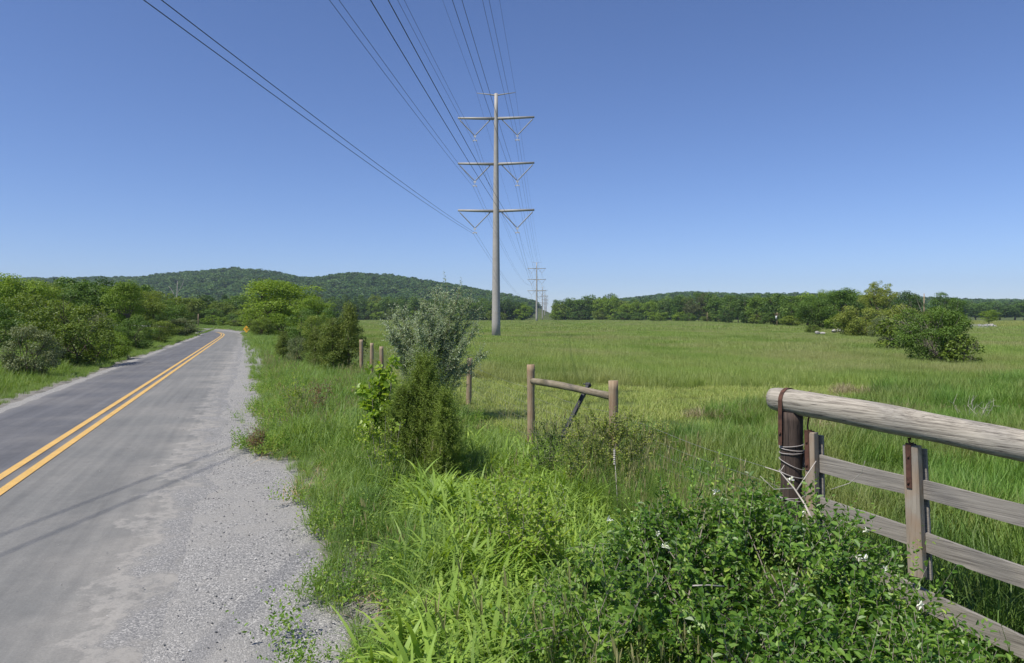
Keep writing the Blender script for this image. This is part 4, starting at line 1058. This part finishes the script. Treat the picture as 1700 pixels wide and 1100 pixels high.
def wire_fence():
    posts = [("a", pt(1020, 0, 11.0)[:2], 1.22, .073), ("b", pt(882, 0, 13.8)[:2], 1.28, .073), ("c", pt(778, 0, 20.0)[:2], 1.05, .075),
             ("d", pt(634, 0, 26.0)[:2], 1.12, .072), ("e", pt(617, 0, 28.3)[:2], 1.16, .072), ("f", pt(600, 0, 30.5)[:2], 1.22, .08)]
    e = empty("wire_fence", (posts[0][1][0], posts[0][1][1], hz1(*posts[0][1])))
    tag(e, "woven wire fence on round wooden posts with a log brace", "fence")
    org = np.array(e.location)
    for i, (nm, p, top, r_) in enumerate(posts):
        z0 = hz1(*p); zz = np.linspace(z0 - .3, top, 16)
        ln = rng.normal(size=2) * .012
        m = MB(); P = np.stack([p[0] - org[0] + ln[0] * (zz - z0), p[1] - org[1] + ln[1] * (zz - z0), zz - org[2]], -1)
        m.tube(P, r_ * (1 + .03 * np.sin(zz * 6 + i)), 16, jit=.012); m.build("post", POSTW, e, True)
    A, B = posts[1], posts[0]
    a = np.array([A[1][0], A[1][1], EYE - (632 - CY) / F * 13.8]) - org; b = np.array([B[1][0], B[1][1], EYE - (657 - CY) / F * 11.0]) - org
    d = unit(b - a); a2 = a + d * .075; b2 = b - d * .072; off = np.array([0, -.0, 0])
    br = empty("x", (0, 0, 0)); bpy.data.objects.remove(br)
    L = float(np.linalg.norm(b2 - a2)); m = MB(); xx = np.linspace(0, L, 26)
    m.tube(np.stack([xx, 0.006 * np.sin(xx * 2), .012 * np.sin(xx * 1.5)], -1), .060 + .004 * np.sin(xx * 2.2), 18, jit=.015)
    o = m.build("brace_rail", BRACEW, e, True); o.location = a2
    o.rotation_euler = Vector(d).to_track_quat('X', 'Z').to_euler()
    # woven wire: horizontals and stays between successive posts
    line = [np.array([G0[0] + GU[0] * .12, G0[1] + GU[1] * .12])] + [p[1] for p in posts] + [np.array([-9.2, 38.0]), np.array([-13.5, 50.0])]
    m = MB()
    for i in range(len(line) - 1):
        p, q = line[i], line[i + 1]; zp, zq = hz1(*p), hz1(*q); L = float(np.linalg.norm(q - p)); dr = (q - p) / L; nr = np.array([-dr[1], dr[0]]) * -.078
        ns = max(2, int(L / .16)); hs = [.10, .26, .42, .58, .74, .90, 1.05] if i < 3 else [.3, .6, .85, 1.05]
        tt = np.linspace(0, 1, 14)
        for h in hs:
            sagv = -.03 * np.sin(tt * math.pi) + .008 * np.sin(tt * 9 + h * 7)
            P = np.stack([p[0] + (q[0] - p[0]) * tt + nr[0], p[1] + (q[1] - p[1]) * tt + nr[1], zp + (zq - zp) * tt + h + sagv], -1) - org
            m.tube(P, .0015 if h < 1 else .0019, 4)
        if i < 3:
            for s_ in np.linspace(0, 1, ns)[1:-1]:
                b_ = p + (q - p) * s_ + nr; zb = zp + (zq - zp) * s_; j_ = rng.normal() * .01
                sg = -.03 * math.sin(s_ * math.pi)
                m.tube(np.array([(b_[0], b_[1], zb + .08), (b_[0] + j_, b_[1], zb + .5 + sg), (b_[0], b_[1], zb + .90 + sg)]) - org, .0012, 4, caps=False)
    m.build("woven_wire", FWIRE, e)
wire_fence()
def leaning_stake():
    # dark metal bar leaning against the brace log
    p0 = pt(943, 706, 11.9); p1 = pt(976, 640, 12.35)
    e = empty("leaning_stake", tuple(p0)); tag(e, "black metal bar leaning against the brace log of the fence", "stake")
    d = unit(p1 - p0); a, b = frame(d[None]); a, b = a[0], b[0]
    m = MB(); L = float(np.linalg.norm(p1 - p0)) ; Mr = Vector(d).to_track_quat('Z', 'Y').to_matrix()
    m.box(d * (L / 2 - .12), (.062, .055, L + .24), Mr)
    m.build("bar", BLACKM, e, bevel=.006)
    m = MB(); m.box(d * (L + .02), (.085, .075, .05), Mr); m.tube([d * (L + .02) - a * .02, d * (L + .03) + a * .11], .012, 6); m.build("bar_head", BLACKM, e, bevel=.006)
leaning_stake()

# ------------------------------------------------------------------ near shrubs
def dome_points(ells, n, shell=(0.72, 1.0), minz=None):
    P, D = [], []
    vol = np.array([e[3] * e[4] + e[3] * e[5] + e[4] * e[5] for e in ells]); vol = vol / vol.sum()
    ci = rng.choice(len(ells), n * 3, p=vol); E = np.array(ells)[ci]
    d = rdir(n * 3); d[:, 2] = np.where(rng.random(n * 3) < .75, np.abs(d[:, 2]), d[:, 2])
    r = shell[0] + (shell[1] - shell[0]) * rng.random(n * 3)
    P = E[:, :3] + d * E[:, 3:6] * r[:, None]
    ok = np.ones(len(P), bool)
    for j, e in enumerate(ells):
        q = np.linalg.norm((P - np.array(e[:3])) / np.array(e[3:6]), axis=1)
        ok &= ~((q < .62) & (ci != j))
    ok &= P[:, 2] > height(P[:, 0], P[:, 1]) + .03
    nd = unit(d / E[:, 3:6])
    return P[ok][:n], nd[ok][:n]
def joinVQ(parts):
    V, Q, k = [], [], 0
    for v, q in parts: V.append(v); Q.append(q + k); k += len(v)
    return np.concatenate(V), np.concatenate(Q)

def honeysuckle():
    ells = [(1.75, 5.15, .27, .90, .80, .62), (1.1, 4.8, .16, .62, .72, .55), (2.15, 4.45, .05, .58, .62, .52), (1.4, 4.0, .12, .62, .55, .52),
            (2.1, 3.75, -.05, .5, .5, .42), (1.9, 3.5, .0, .8, .5, .52), (1.45, 5.5, .22, .8, .5, .5)]
    e = empty("honeysuckle_bush", (1.6, 4.6, hz1(1.6, 4.6))); org = np.array(e.location)
    tag(e, "dense dark green honeysuckle bush with a few white flowers in front of the gate", "bush")
    M1 = leafmat("honeysuckle_leaves", [(0.035, 0.10, 0.015), (0.07, 0.165, 0.024), (0.13, 0.25, 0.04), (0.24, 0.35, 0.07)], .36, spec=.5, rough=.42)
    P, D = dome_points(ells, 2300, (.66, 1.06))
    gap = vnoise(P[:, 0] * 3.5 + P[:, 2] * 3, P[:, 1] * 3.5 + 7) > .26; P, D = P[gap], D[gap]
    D = unit(D + np.array([0, 0, .35]) + rng.normal(size=P.shape) * .45)
    V, Q, var, path = shoots(P - D * .12, D, .16 + .18 * rng.random(len(P)), 11, .068, .033, up=.7, jitter=.45)
    mobj("leaves", mesh_np("leaves", V - org, Q, None, M1, var, smooth=False), e)
    tv, tq = twigs_mesh(path, .0022, .001)
    # inner branches from the root crown
    m = MB()
    for i in range(70):
        j = rng.integers(0, len(P)); a = np.array([1.6 + rng.normal() * .35, 4.6 + rng.normal() * .3, hz1(1.6, 4.6)]); b = P[j]
        mid = (a + b) / 2 + np.array([rng.normal() * .08, rng.normal() * .08, .12]); t_ = np.linspace(0, 1, 7)[:, None]
        m.tube((a * (1 - t_) ** 2 + 2 * mid * t_ * (1 - t_) + b * t_ ** 2) - org, np.linspace(.010, .003, 7), 5)
    m.add(tv - org, tq); m.build("stems", GREYTWIG, e)
    # extra long shoots poking out of the outline
    P2, D2 = dome_points(ells, 170, (.95, 1.0)); D2 = unit(D2 + np.array([0, 0, .9]) + rng.normal(size=P2.shape) * .4)
    V, Q, var, path = shoots(P2, D2, .25 + .25 * rng.random(len(P2)), 12, .040, .019, up=.7)
    o = mobj("long_shoots", mesh_np("long_shoots", V - org, Q, None, M1, var), e)
    # white flowers
    FM = leafmat("white_petals", [(0.72, 0.70, 0.55), (0.85, 0.84, 0.75)], .25)
    fl = [(1313, 795, 5.35), (1335, 850, 5.1), (1437, 880, 4.9), (1437, 925, 4.6), (1424, 925, 4.65), (1527, 1003, 4.1), (1091, 886, 4.6), (1188, 815, 5.3), (1104, 905, 4.5), (1470, 945, 4.5), (1012, 862, 5.0)]
    for a, b, y_ in fl:
        c = pt(a, b, y_); n_ = 9
        LP = c + rng.normal(size=(n_, 3)) * .006; LD = rdir(n_) + np.array([0, -.2, .3])
        V, Q, var = leaves(LP, LD, rdir(n_), np.full(n_, .026), np.full(n_, .010))
        mobj("flower", mesh_np("flower", V - org, Q, None, FM, var), e)
    # bare pale branch on top
    m = MB()
    def br(pts, r0, r1): P_ = np.array([pt(*q) for q in pts]) - org; m.tube(P_, np.linspace(r0, r1, len(P_)), 6)
    br([(1352, 870, 5.0), (1335, 835, 5.2), (1318, 810, 5.3), (1295, 783, 5.35), (1270, 775, 5.4)], .009, .003)
    br([(1322, 815, 5.3), (1335, 795, 5.3), (1355, 765, 5.3)], .006, .003)
    br([(1318, 810, 5.3), (1285, 812, 5.3), (1262, 790, 5.3)], .004, .002)
    br([(1295, 783, 5.35), (1302, 772, 5.35)], .004, .002)
    br([(1380, 812, 5.3), (1410, 802, 5.2), (1430, 785, 5.1), (1436, 765, 5.0)], .003, .0015)
    br([(1150, 972, 4.0), (1175, 971, 4.02), (1202, 973, 4.05)], .004, .003)
    m.build("bare_branch", DEADWOOD, e, True)
honeysuckle()

def silver_bush():
    x0, y0 = pt(715, 0, 17)[:2]; z0 = hz1(x0, y0)
    e = empty("silver_bush", (x0, y0, z0)); org = np.array(e.location)
    tag(e, "tall airy silver-leaved bush in front of the field, left of the nearest power pole", "bush")
    # upright stems fanning out
    st, paths = MB(), []
    tips = [(726, 480), (742, 478), (762, 488), (778, 500), (700, 505), (668, 520), (640, 535), (655, 560), (790, 545), (798, 590), (690, 530), (715, 515), (745, 520), (760, 540), (680, 570),
            (705, 560), (725, 560), (740, 575), (770, 570), (775, 610), (660, 600), (690, 610), (750, 620), (730, 620), (645, 545), (785, 520), (752, 500), (735, 540), (672, 545), (718, 540), (648, 560), (664, 580), (688, 590), (698, 548), (655, 530), (710, 590)]
    allP, allD = [], []
    for (a, b) in tips:
        tip = pt(a, b, 17 + rng.normal() * .45) - org; base = np.array([rng.normal() * .14, rng.normal() * .12, 0.0])
        mid = (tip * .45 + base * .55) + np.array([-tip[0] * .18, 0, .15]); t_ = np.linspace(0, 1, 12)[:, None]
        P = base * (1 - t_) ** 2 + 2 * mid * t_ * (1 - t_) + tip * t_ ** 2
        st.tube(P, np.linspace(.018, .004, 12), 5)
        for j in range(100):
            f = .16 + .84 * rng.random() ** .8; q = f * 11; i = min(int(q), 10); p = P[i] * (1 - q + i) + P[i + 1] * (q - i)
            allP.append(p); allD.append(unit(P[i + 1] - P[i]) * .6 + rng.normal(size=3) * .55 + np.array([0, 0, .25]))
    allP, allD = np.array(allP), np.array(allD)
    V, Q, var, path = shoots(allP, allD, .12 + .26 * rng.random(len(allP)), 13, .062, .023, up=.3, jitter=.8)
    mobj("crown", mesh_np("crown", V, Q, None, LM['silver'], var), e)
    tv, tq = twigs_mesh(path, .003, .0015); st.add(tv, tq); st.build("stems", GREYTWIG, e)
silver_bush()

JUN = leafmat('juniper_sprays', [(0.07, 0.12, 0.02), (0.11, 0.18, 0.03), (0.17, 0.25, 0.05)], .2)
def juniper(px, ytop, Y, wpx, label, n=2600, seed=0, name="juniper_bush"):
    x0, y0 = pt(px, 0, Y)[:2]; z0 = hz1(x0, y0); H = EYE - (ytop - CY) / F * Y - z0; Wd = wpx / F * Y / 2
    e = empty(name, (x0, y0, z0)); tag(e, label, "bush")
    h = rng.random(n) ** .85; a = rng.random(n) * 6.283; prof = np.interp(h, [0, .12, .4, .7, 1], [.55, .95, 1, .62, .06])
    lob = 1 + .28 * np.sin(a * 3 + h * 5) + .22 * np.sin(a * 7 - h * 9)
    r = Wd * prof * lob * (.35 + .65 * rng.random(n) ** .5)
    P = np.stack([np.cos(a) * r, np.sin(a) * r, h * H * (.86 + .12 * np.sin(a * 5 + 1)) + .03], -1)
    D = unit(np.stack([np.cos(a) * .55, np.sin(a) * .55, .75 + .4 * h], -1) + rng.normal(size=(n, 3)) * .42)
    V, Q, var, path = shoots(P, D, (.12 + .42 * rng.random(n) ** 2) * (.5 + Wd), 15, .042, .0085, up=.8, bend=.3, jitter=.5)
    mobj("crown", mesh_np("crown", V, Q, None, JUN, var), e)
    m = MB(); m.tube([(0, 0, -.05), (.02, 0, H * .4), (0, 0, H * .85)], [.035, .02, .006], 7)
    for i in range(26):
        j = rng.integers(0, n); b = P[j]; a_ = np.array([0, 0, b[2] * .55]); m.tube([a_, (a_ + b) / 2 + np.array([0, 0, -.02]), b], [.012, .008, .003], 5)
    m.build("trunk", BARK, e, True)
juniper(704, 594, 10.8, 92, "feathery dark green juniper in front of the silver bush", 3600)
juniper(740, 650, 10.2, 42, "smaller low juniper against the right side of the feathery juniper", 1300)
juniper(668, 645, 10.6, 46, "smaller juniper between the broad-leaved sapling and the feathery juniper", 1300)

def leafy_plant(name, label, cat, stems, LL, LW, m, nl=9, SL_=(.12, .22), nshoot=12, up=.6, jitter=.5, tm=None, sr=.006, spread=.6, lean=.25):
    """plant given by stem top positions in metres"""
    base = np.array(stems[0][:2]); z0 = hz1(*base); e = empty(name, (base[0], base[1], z0)); org = np.array(e.location); tag(e, label, cat)
    mb = MB(); AP, AD = [], []
    for tip in stems:
        tip = np.array(tip); b0 = np.array([base[0] + (tip[0] - base[0]) * .35, base[1] + (tip[1] - base[1]) * .35, 0]); b0[2] = hz1(b0[0], b0[1]) - .02
        t_ = np.linspace(0, 1, 8)[:, None]; mid = (b0 + tip) / 2 + np.array([0, 0, .05]); P = b0 * (1 - t_) ** 2 + 2 * mid * t_ * (1 - t_) + tip * t_ ** 2
        mb.tube(P - org, np.linspace(sr, sr * .35, 8), 5)
        for j in range(nshoot):
            f = .3 + .7 * rng.random(); q = f * 7; i = min(int(q), 6); AP.append(P[i] * (1 - q + i) + P[i + 1] * (q - i)); AD.append(rng.normal(size=3) * spread + np.array([0, 0, lean]))
    AP, AD = np.array(AP), np.array(AD)
    V, Q, var, path = shoots(AP, AD, SL_[0] + (SL_[1] - SL_[0]) * rng.random(len(AP)), nl, LL, LW, up, jitter=jitter)
    mobj("leaves", mesh_np("leaves", V - org, Q, None, m, var), e)
    tv, tq = twigs_mesh(path - org, .002, .001); mb.add(tv, tq); mb.build("stems", tm or GREYTWIG, e)
    return e
BIG = leafmat("sapling_leaves", [(0.10, 0.20, 0.02), (0.16, 0.28, 0.035), (0.25, 0.37, 0.06)], .42, spec=.5, rough=.4)
YEL = leafmat("yellow_green_leaves", [(0.12, 0.22, 0.03), (0.18, 0.30, 0.045), (0.28, 0.37, 0.06)], .4)
MIX = leafmat("shrub_leaves", [(0.09, 0.16, 0.025), (0.16, 0.24, 0.045), (0.27, 0.33, 0.09)], .35)
RED = leafmat("reddish_leaves", [(0.10, 0.10, 0.04), (0.16, 0.10, 0.06), (0.16, 0.17, 0.06)], .3)
def P3(px, py, Y): return tuple(pt(px, py, Y))
leafy_plant("broad_leaved_sapling", "bright green broad-leaved sapling left of the feathery juniper", "sapling",
            [P3(628, 640, 11.6), P3(612, 625, 11.6), P3(640, 608, 11.7), P3(652, 600, 11.6), P3(650, 635, 11.5), P3(618, 660, 11.5), P3(640, 660, 11.6), P3(605, 645, 11.7), P3(630, 620, 11.6)], .12, .09, BIG, 6, (.08, .2), 16, .5, .7, sr=.01)
leafy_plant("yellow_weed", "yellow-green leafy weed below the broad-leaved sapling", "weed",
            [P3(a, b, 9.6) for a, b in ((640, 690), (615, 700), (665, 700), (650, 715), (630, 725), (600, 715))], .045, .03, YEL, 8, (.1, .2), 16)
leafy_plant("yellow_vine", "yellow-green leafy vine sprawling over the broad-bladed grass", "vine",
            [P3(a, b, y_) for a, b, y_ in ((860, 815, 6.6), (820, 805, 6.9), (900, 830, 6.4), (840, 835, 6.4), (880, 800, 6.9), (925, 850, 6.2), (795, 825, 6.6), (870, 850, 6.2), (905, 860, 6.1), (940, 835, 6.4))], .048, .036, YEL, 9, (.14, .3), 22, lean=.4)
leafy_plant("scrubby_bush", "yellowish small-leaved scrub around the nearer brace post", "bush",
            [P3(a, b, 9.9) for a, b in ((960, 695), (990, 688), (1010, 695), (1040, 690), (1065, 700), (940, 712), (1080, 715), (1000, 715), (1030, 715), (1050, 680), (970, 720), (1095, 705), (1022, 690), (1110, 720))], .038, .020, MIX, 11, (.14, .3), 44, lean=.4)
leafy_plant("scrubby_bush", "darker small-leaved scrub below the leaning black bar", "bush",
            [P3(a, b, 10.6) for a, b in ((905, 705), (925, 698), (950, 700), (890, 715), (935, 712), (915, 722))], .032, .018, LM['dark'], 11, (.14, .28), 24, lean=.4)
leafy_plant("brown_weed", "brownish dried weed at the edge of the gravel", "weed",
            [P3(a, b, 11.6) for a, b in ((430, 712), (420, 722), (436, 720), (416, 730), (440, 727), (425, 732))], .035, .012, RED, 10, (.1, .22), 14, lean=.5)
leafy_plant("red_weed", "reddish weed in the verge left of the sapling", "weed",
            [P3(a, b, 15) for a, b in ((520, 632), (535, 636), (545, 645), (530, 650))], .05, .018, RED, 9, (.15, .3), 14)
leafy_plant("yellow_flowering_weed", "patch of yellow-green weeds in the verge beside the reddish weed", "weed",
            [P3(a, b, 14.5) for a, b in ((490, 628), (505, 640), (478, 640), (515, 655), (498, 650), (470, 655))], .045, .022, YEL, 9, (.15, .28), 14)
def stalk():
    p = pt(1020, 760, 8.6); z0 = hz1(p[0], p[1]); e = empty("dry_stalk", (p[0], p[1], z0)); tag(e, "pale dry upright weed stalk with a seed head standing in the grass", "weed"); 
    h = pt(1020, 748, 8.6)[2] - z0; m = MB(); m.tube([(0.05, 0, 0), (.03, 0, h * .5), (0, 0, h)], [.006, .005, .004], 6); m.build("stem", DEADWOOD, e, True)
    m = MB(); zz = np.linspace(h - .16, h + .02, 15); m.tube(np.stack([0 * zz, 0 * zz, zz], -1), np.where(np.arange(15) % 2 == 0, .014, .008), 7); m.build("seed_head", DEADWOOD, e)
stalk()
def dead_weed(px, py, Y, label):
    p = pt(px, 0, Y); z0 = hz1(p[0], p[1]); e = empty("dead_weed", (p[0], p[1], z0)); tag(e, label, "weed")
    m = MB()
    for i in range(12):
        a = rng.random() * 6.28; L = .3 + .4 * rng.random(); sp_ = .25 + .5 * rng.random(); d = np.array([math.cos(a) * sp_, math.sin(a) * sp_, L]); b = np.array([rng.normal() * .15, rng.normal() * .15, 0])
        P = np.array([b, b + d * .4 + rng.normal(size=3) * .03, b + d * .75 + rng.normal(size=3) * .05, b + d]); m.tube(P, [.008, .006, .004, .002], 4)
        for q in range(2): m.tube([P[1 + q], P[1 + q] + rdir(1)[0] * .12 + np.array([0, 0, .15])], [.004, .002], 3)
    m.build("stems", DEADWOOD, e)
dead_weed(1612, 660, 17, "bleached dead twiggy weed in the rough grass at the right edge")
def dry_patch():
    dg = [tuft(f"dry_tuft_{i}", 70, 0.22, 0.20, 0.007, DRY, (0.4, 1.8), 3, 0.5) for i in range(3)]
    P = []
    for (px, Y, r_) in ((1468, 24, 1.3), (1440, 17, .9), (1385, 15.5, .8), (1500, 19, .8), (1620, 20, 1.2), (1215, 17, .7), (1330, 21, .8)):
        c = pt(px, 0, Y); n = int(30 * r_ * r_); a = rng.random(n) * 6.28; q = r_ * np.sqrt(rng.random(n)); P.append(np.stack([c[0] + q * np.cos(a) * 1.4, Y + q * np.sin(a)], -1))
    P = np.concatenate(P); scatter("dry_grass", withz(P[:, 0], P[:, 1], .12), dg, 1.0 + .5 * rng.random(len(P)), .15, label="straw-coloured patches in the rough grass")
DRY = leafmat("straw_blades", [(0.20, 0.17, 0.09), (0.30, 0.25, 0.14), (0.38, 0.33, 0.20)], .25, gain=(1.1, 1.1, 1.1))
dry_patch()
# leafy shrubs low in the left centre foreground (mixed into the grass)
leafy_plant("leafy_clump", "clump of mid-green leafy shoots at the bottom edge beside the honeysuckle", "weed",
            [P3(a, b, y_) for a, b, y_ in ((905, 960, 4.6), (940, 990, 4.3), (880, 1010, 4.3), (920, 1040, 4.0), (860, 1045, 4.1), (960, 940, 4.8), (980, 1030, 4.0), (1020, 960, 4.2), (1060, 1000, 3.9), (1010, 1050, 3.7), (1090, 950, 4.1), (1040, 900, 4.6), (990, 900, 4.9))], .055, .03, WEED, 9, (.12, .25), 16, lean=.5)

# ------------------------------------------------------------------ small things
def sign():
    Y = 84; x = (409 - CX) / F * Y; zc = EYE - (546 - CY) / F * Y; z0 = hz1(x, Y)
    e = empty("road_sign", (x, Y, z0), R(-12)); tag(e, "yellow diamond curve warning sign beside the road bend", "sign")
    YM = simple("yellow_sign", (0.55, 0.30, 0.02), (0.62, 0.35, 0.03), 2, .5, .4, bump=0); BK = simple("sign_black", (0.015, .015, .015), (.02, .02, .02), 2, .6, .3, bump=0)
    h = .30; zc -= z0
    m = MB(); V = []; 
    for y in (-.004, .004): V += [(0, y, zc - h * 1.414), (h * 1.414, y, zc), (0, y, zc + h * 1.414), (-h * 1.414, y, zc)]
    m.add(V, [(0, 1, 2, 3), (7, 6, 5, 4), (0, 4, 5, 1), (1, 5, 6, 2), (2, 6, 7, 3), (3, 7, 4, 0)]); m.build("sign_panel", YM, e)
    m = MB(); 
    def seg(a, b, w_):
        a, b = np.array(a), np.array(b); d = (b - a) / np.linalg.norm(b - a); n_ = np.array([-d[1], d[0]]) * w_ / 2
        q = [a - n_, b - n_, b + n_, a + n_]; m.add([(p[0], -.007, zc + p[1]) for p in q], [(0, 1, 2, 3)])
    seg((.08, -.21), (.08, -.04), .065); seg((.09, -.045), (-.015, .07), .065)
    m.add([(-.115, -.0075, zc + .02), (.0, -.0075, zc + .15), (-.13, -.0075, zc + .18)], None, [(0, 1, 2)])
    m.build("arrow", BK, e)
    m = MB(); m.tube([(0, .03, -.2), (0, .03, zc + .3)], .03, 8); m.build("sign_post", FWIRE, e, True)
sign()
def dead_tree():
    Y = 200; x = (293 - CX) / F * Y; z0 = hz1(x, Y); e = empty("dead_tree", (x, Y, z0)); tag(e, "bare pale dead tree rising above the wood left of the road bend", "tree")
    s = Y / F; m = MB()
    def q(dx, row): return (dx * s, 0, EYE - (row - CY) * s - z0)
    m.tube([q(-1, 535), q(0, 510), q(1, 485), q(1.5, 466)], [.22, .16, .10, .03], 7)
    m.tube([q(-1, 500), q(-5, 486), q(-10, 478), q(-13, 475)], [.09, .08, .05, .03], 5)
    m.tube([q(0.5, 489), q(6, 479), q(10, 472), q(13, 462)], [.09, .07, .05, .02], 5)
    m.tube([q(-3, 530), q(-2.5, 505), q(-2.5, 494)], [.14, .09, .04], 5)
    m.build("trunk", DEADWOOD, e, True)
dead_tree()
def utility_pole(px, ytop, Y, label, arm=False, r_=.13):
    x = (px - CX) / F * Y; z0 = hz1(x, Y); e = empty("utility_pole", (x, Y, z0)); tag(e, label, "utility pole")
    zt = EYE - (ytop - CY) / F * Y - z0; m = MB(); m.tube([(0, 0, -.3), (0, 0, zt * .5), (.02, 0, zt)], [r_, r_ * .85, r_ * .7], 8); m.build("pole", POSTW, e, True)
    if arm:
        m = MB(); m.box((0, -.12, zt - .5), (1.6, .1, .12)); m.build("cross_arm", POSTW, e)
        m = MB(); m.tube([(-.25, -.1, zt - 1.9), (-.25, -.1, zt - 1.0)], .22, 10); m.build("transformer", CLAMP, e, True)
utility_pole(1534, 487, 150, "thin dark wooden pole rising among the right-hand trees")
utility_pole(1290, 518, 200, "wooden utility pole with a pale transformer before the treeline", True)
utility_pole(1174, 518, 330, "bare wooden utility pole before the middle of the right treeline")
utility_pole(329, 521, 158, "short pale pole at the left end of the road bend", False, .12)

ROCK = simple("pale_rock", (0.25, 0.235, 0.21), (0.45, 0.43, 0.40), 3, .9, .2, bump=.5)
def rocks():
    import bmesh
    for k, (px, py, w_, h_) in enumerate([(1357, 552, 7, 5), (1366, 553, 7, 4), (1385, 549, 8, 5), (1392, 548, 8, 5), (1398, 549, 6, 3)]):
        Y = 112 + (k % 2); x = (px - CX) / F * Y; z = hz1(x, Y)
        e = bpy.data.meshes.new("rock"); bm = bmesh.new(); bmesh.ops.create_icosphere(bm, subdivisions=2, radius=1)
        for v in bm.verts: v.co *= .75 + .45 * random.random()
        bm.to_mesh(e); bm.free(); e.materials.append(ROCK); o = mobj("rock", e)
        s = Y / F; o.scale = (w_ * s * .5, .5, h_ * s * .6); o.location = (x, Y, EYE - (py - CY) * s)
        o.rotation_euler[2] = random.random() * 3
        tag(o, "pale rock lying at the far edge of the field near the small round bush", "rock", "pale rocks at the edge of the field")
rocks()
def paddock():
    # white rail fence and a white horse-box sized hut on the far pasture
    PW = simple("grey_white_paint", (0.38, 0.37, 0.34), (0.48, 0.47, 0.44), 3, .6, .3)
    Y = 190; e = empty("rail_fence", ((1612 - CX) / F * Y, Y, hz1((1612 - CX) / F * Y, Y))); tag(e, "pale board fence at the edge of the far pasture on the right", "fence")
    m = MB()
    for z in (.45, .85, 1.2): m.box((0, 0, z), (9, .04, .13))
    m.build("rail", PW, e)
    for i in range(5): m = MB(); m.box((-4.4 + i * 2.2, .08, .6), (.13, .1, 1.5)); m.build("post", PW, e)
    Y = 200; x = (1641 - CX) / F * Y; z0 = hz1(x, Y); e = empty("stone_wall_ruin", (x, Y, z0)); tag(e, "tumbled pale stone heap on the far pasture at the right", "stones")
    import bmesh
    for k in range(9):
        bm = bmesh.new(); bmesh.ops.create_icosphere(bm, subdivisions=2, radius=.5)
        for v in bm.verts: v.co *= .75 + .45 * random.random()
        me = bpy.data.meshes.new("stone"); bm.to_mesh(me); bm.free(); me.materials.append(ROCK); o = mobj("stone", me, e)
        o.location = (-2.2 + k * .5, random.uniform(-.4, .4), .3 + .5 * random.random() * (1 - abs(k - 4) / 5)); o.scale = (1.1, 1, .7 + random.random() * .8)
paddock()
def pasture():
    # bright mown pasture far right
    me = leafmat("pasture_grass", [(0.17, 0.23, 0.06), (0.22, 0.27, 0.08), (0.28, 0.31, 0.11)], .3)
    x, y = grid_pts(115, 330, 205, 430, .12); ok = ((CX + F * x / y) > 1598) & ((CX + F * x / y) < 1720); x, y = x[ok], y[ok]
    pz = [tuft(f"pasture_{i}", 300, 3.2, .55, .06, me, (.1, .6), 2, .3) for i in range(3)]
    scatter("pasture_grass", withz(x, y), pz, None, .02, label="bright pasture on the far right")
pasture()

# ------------------------------------------------------------------ haze
def haze():
    me = bpy.data.meshes.new("haze"); x, y0, y1, z0, z1 = 3400, -300, 3600, -12, 190
    V = [(a, b, c) for a in (-x, x) for b in (y0, y1) for c in (z0, z1)]
    me.from_pydata(V, [], [(0, 1, 3, 2), (4, 6, 7, 5), (0, 4, 5, 1), (2, 3, 7, 6), (0, 2, 6, 4), (1, 5, 7, 3)])
    m, t = mat("haze_air"); v = N(t, "ShaderNodeVolumePrincipled"); v.inputs["Color"].default_value = (0.72, 0.84, 1.0, 1); v.inputs["Density"].default_value = 0.00011
    v.inputs["Anisotropy"].default_value = 0.2
    o = N(t, "ShaderNodeOutputMaterial"); t.links.new(v.outputs[0], o.inputs["Volume"]); me.materials.append(m)
    tag(mobj("haze", me), "thin summer haze", None, None, "stuff")
haze()
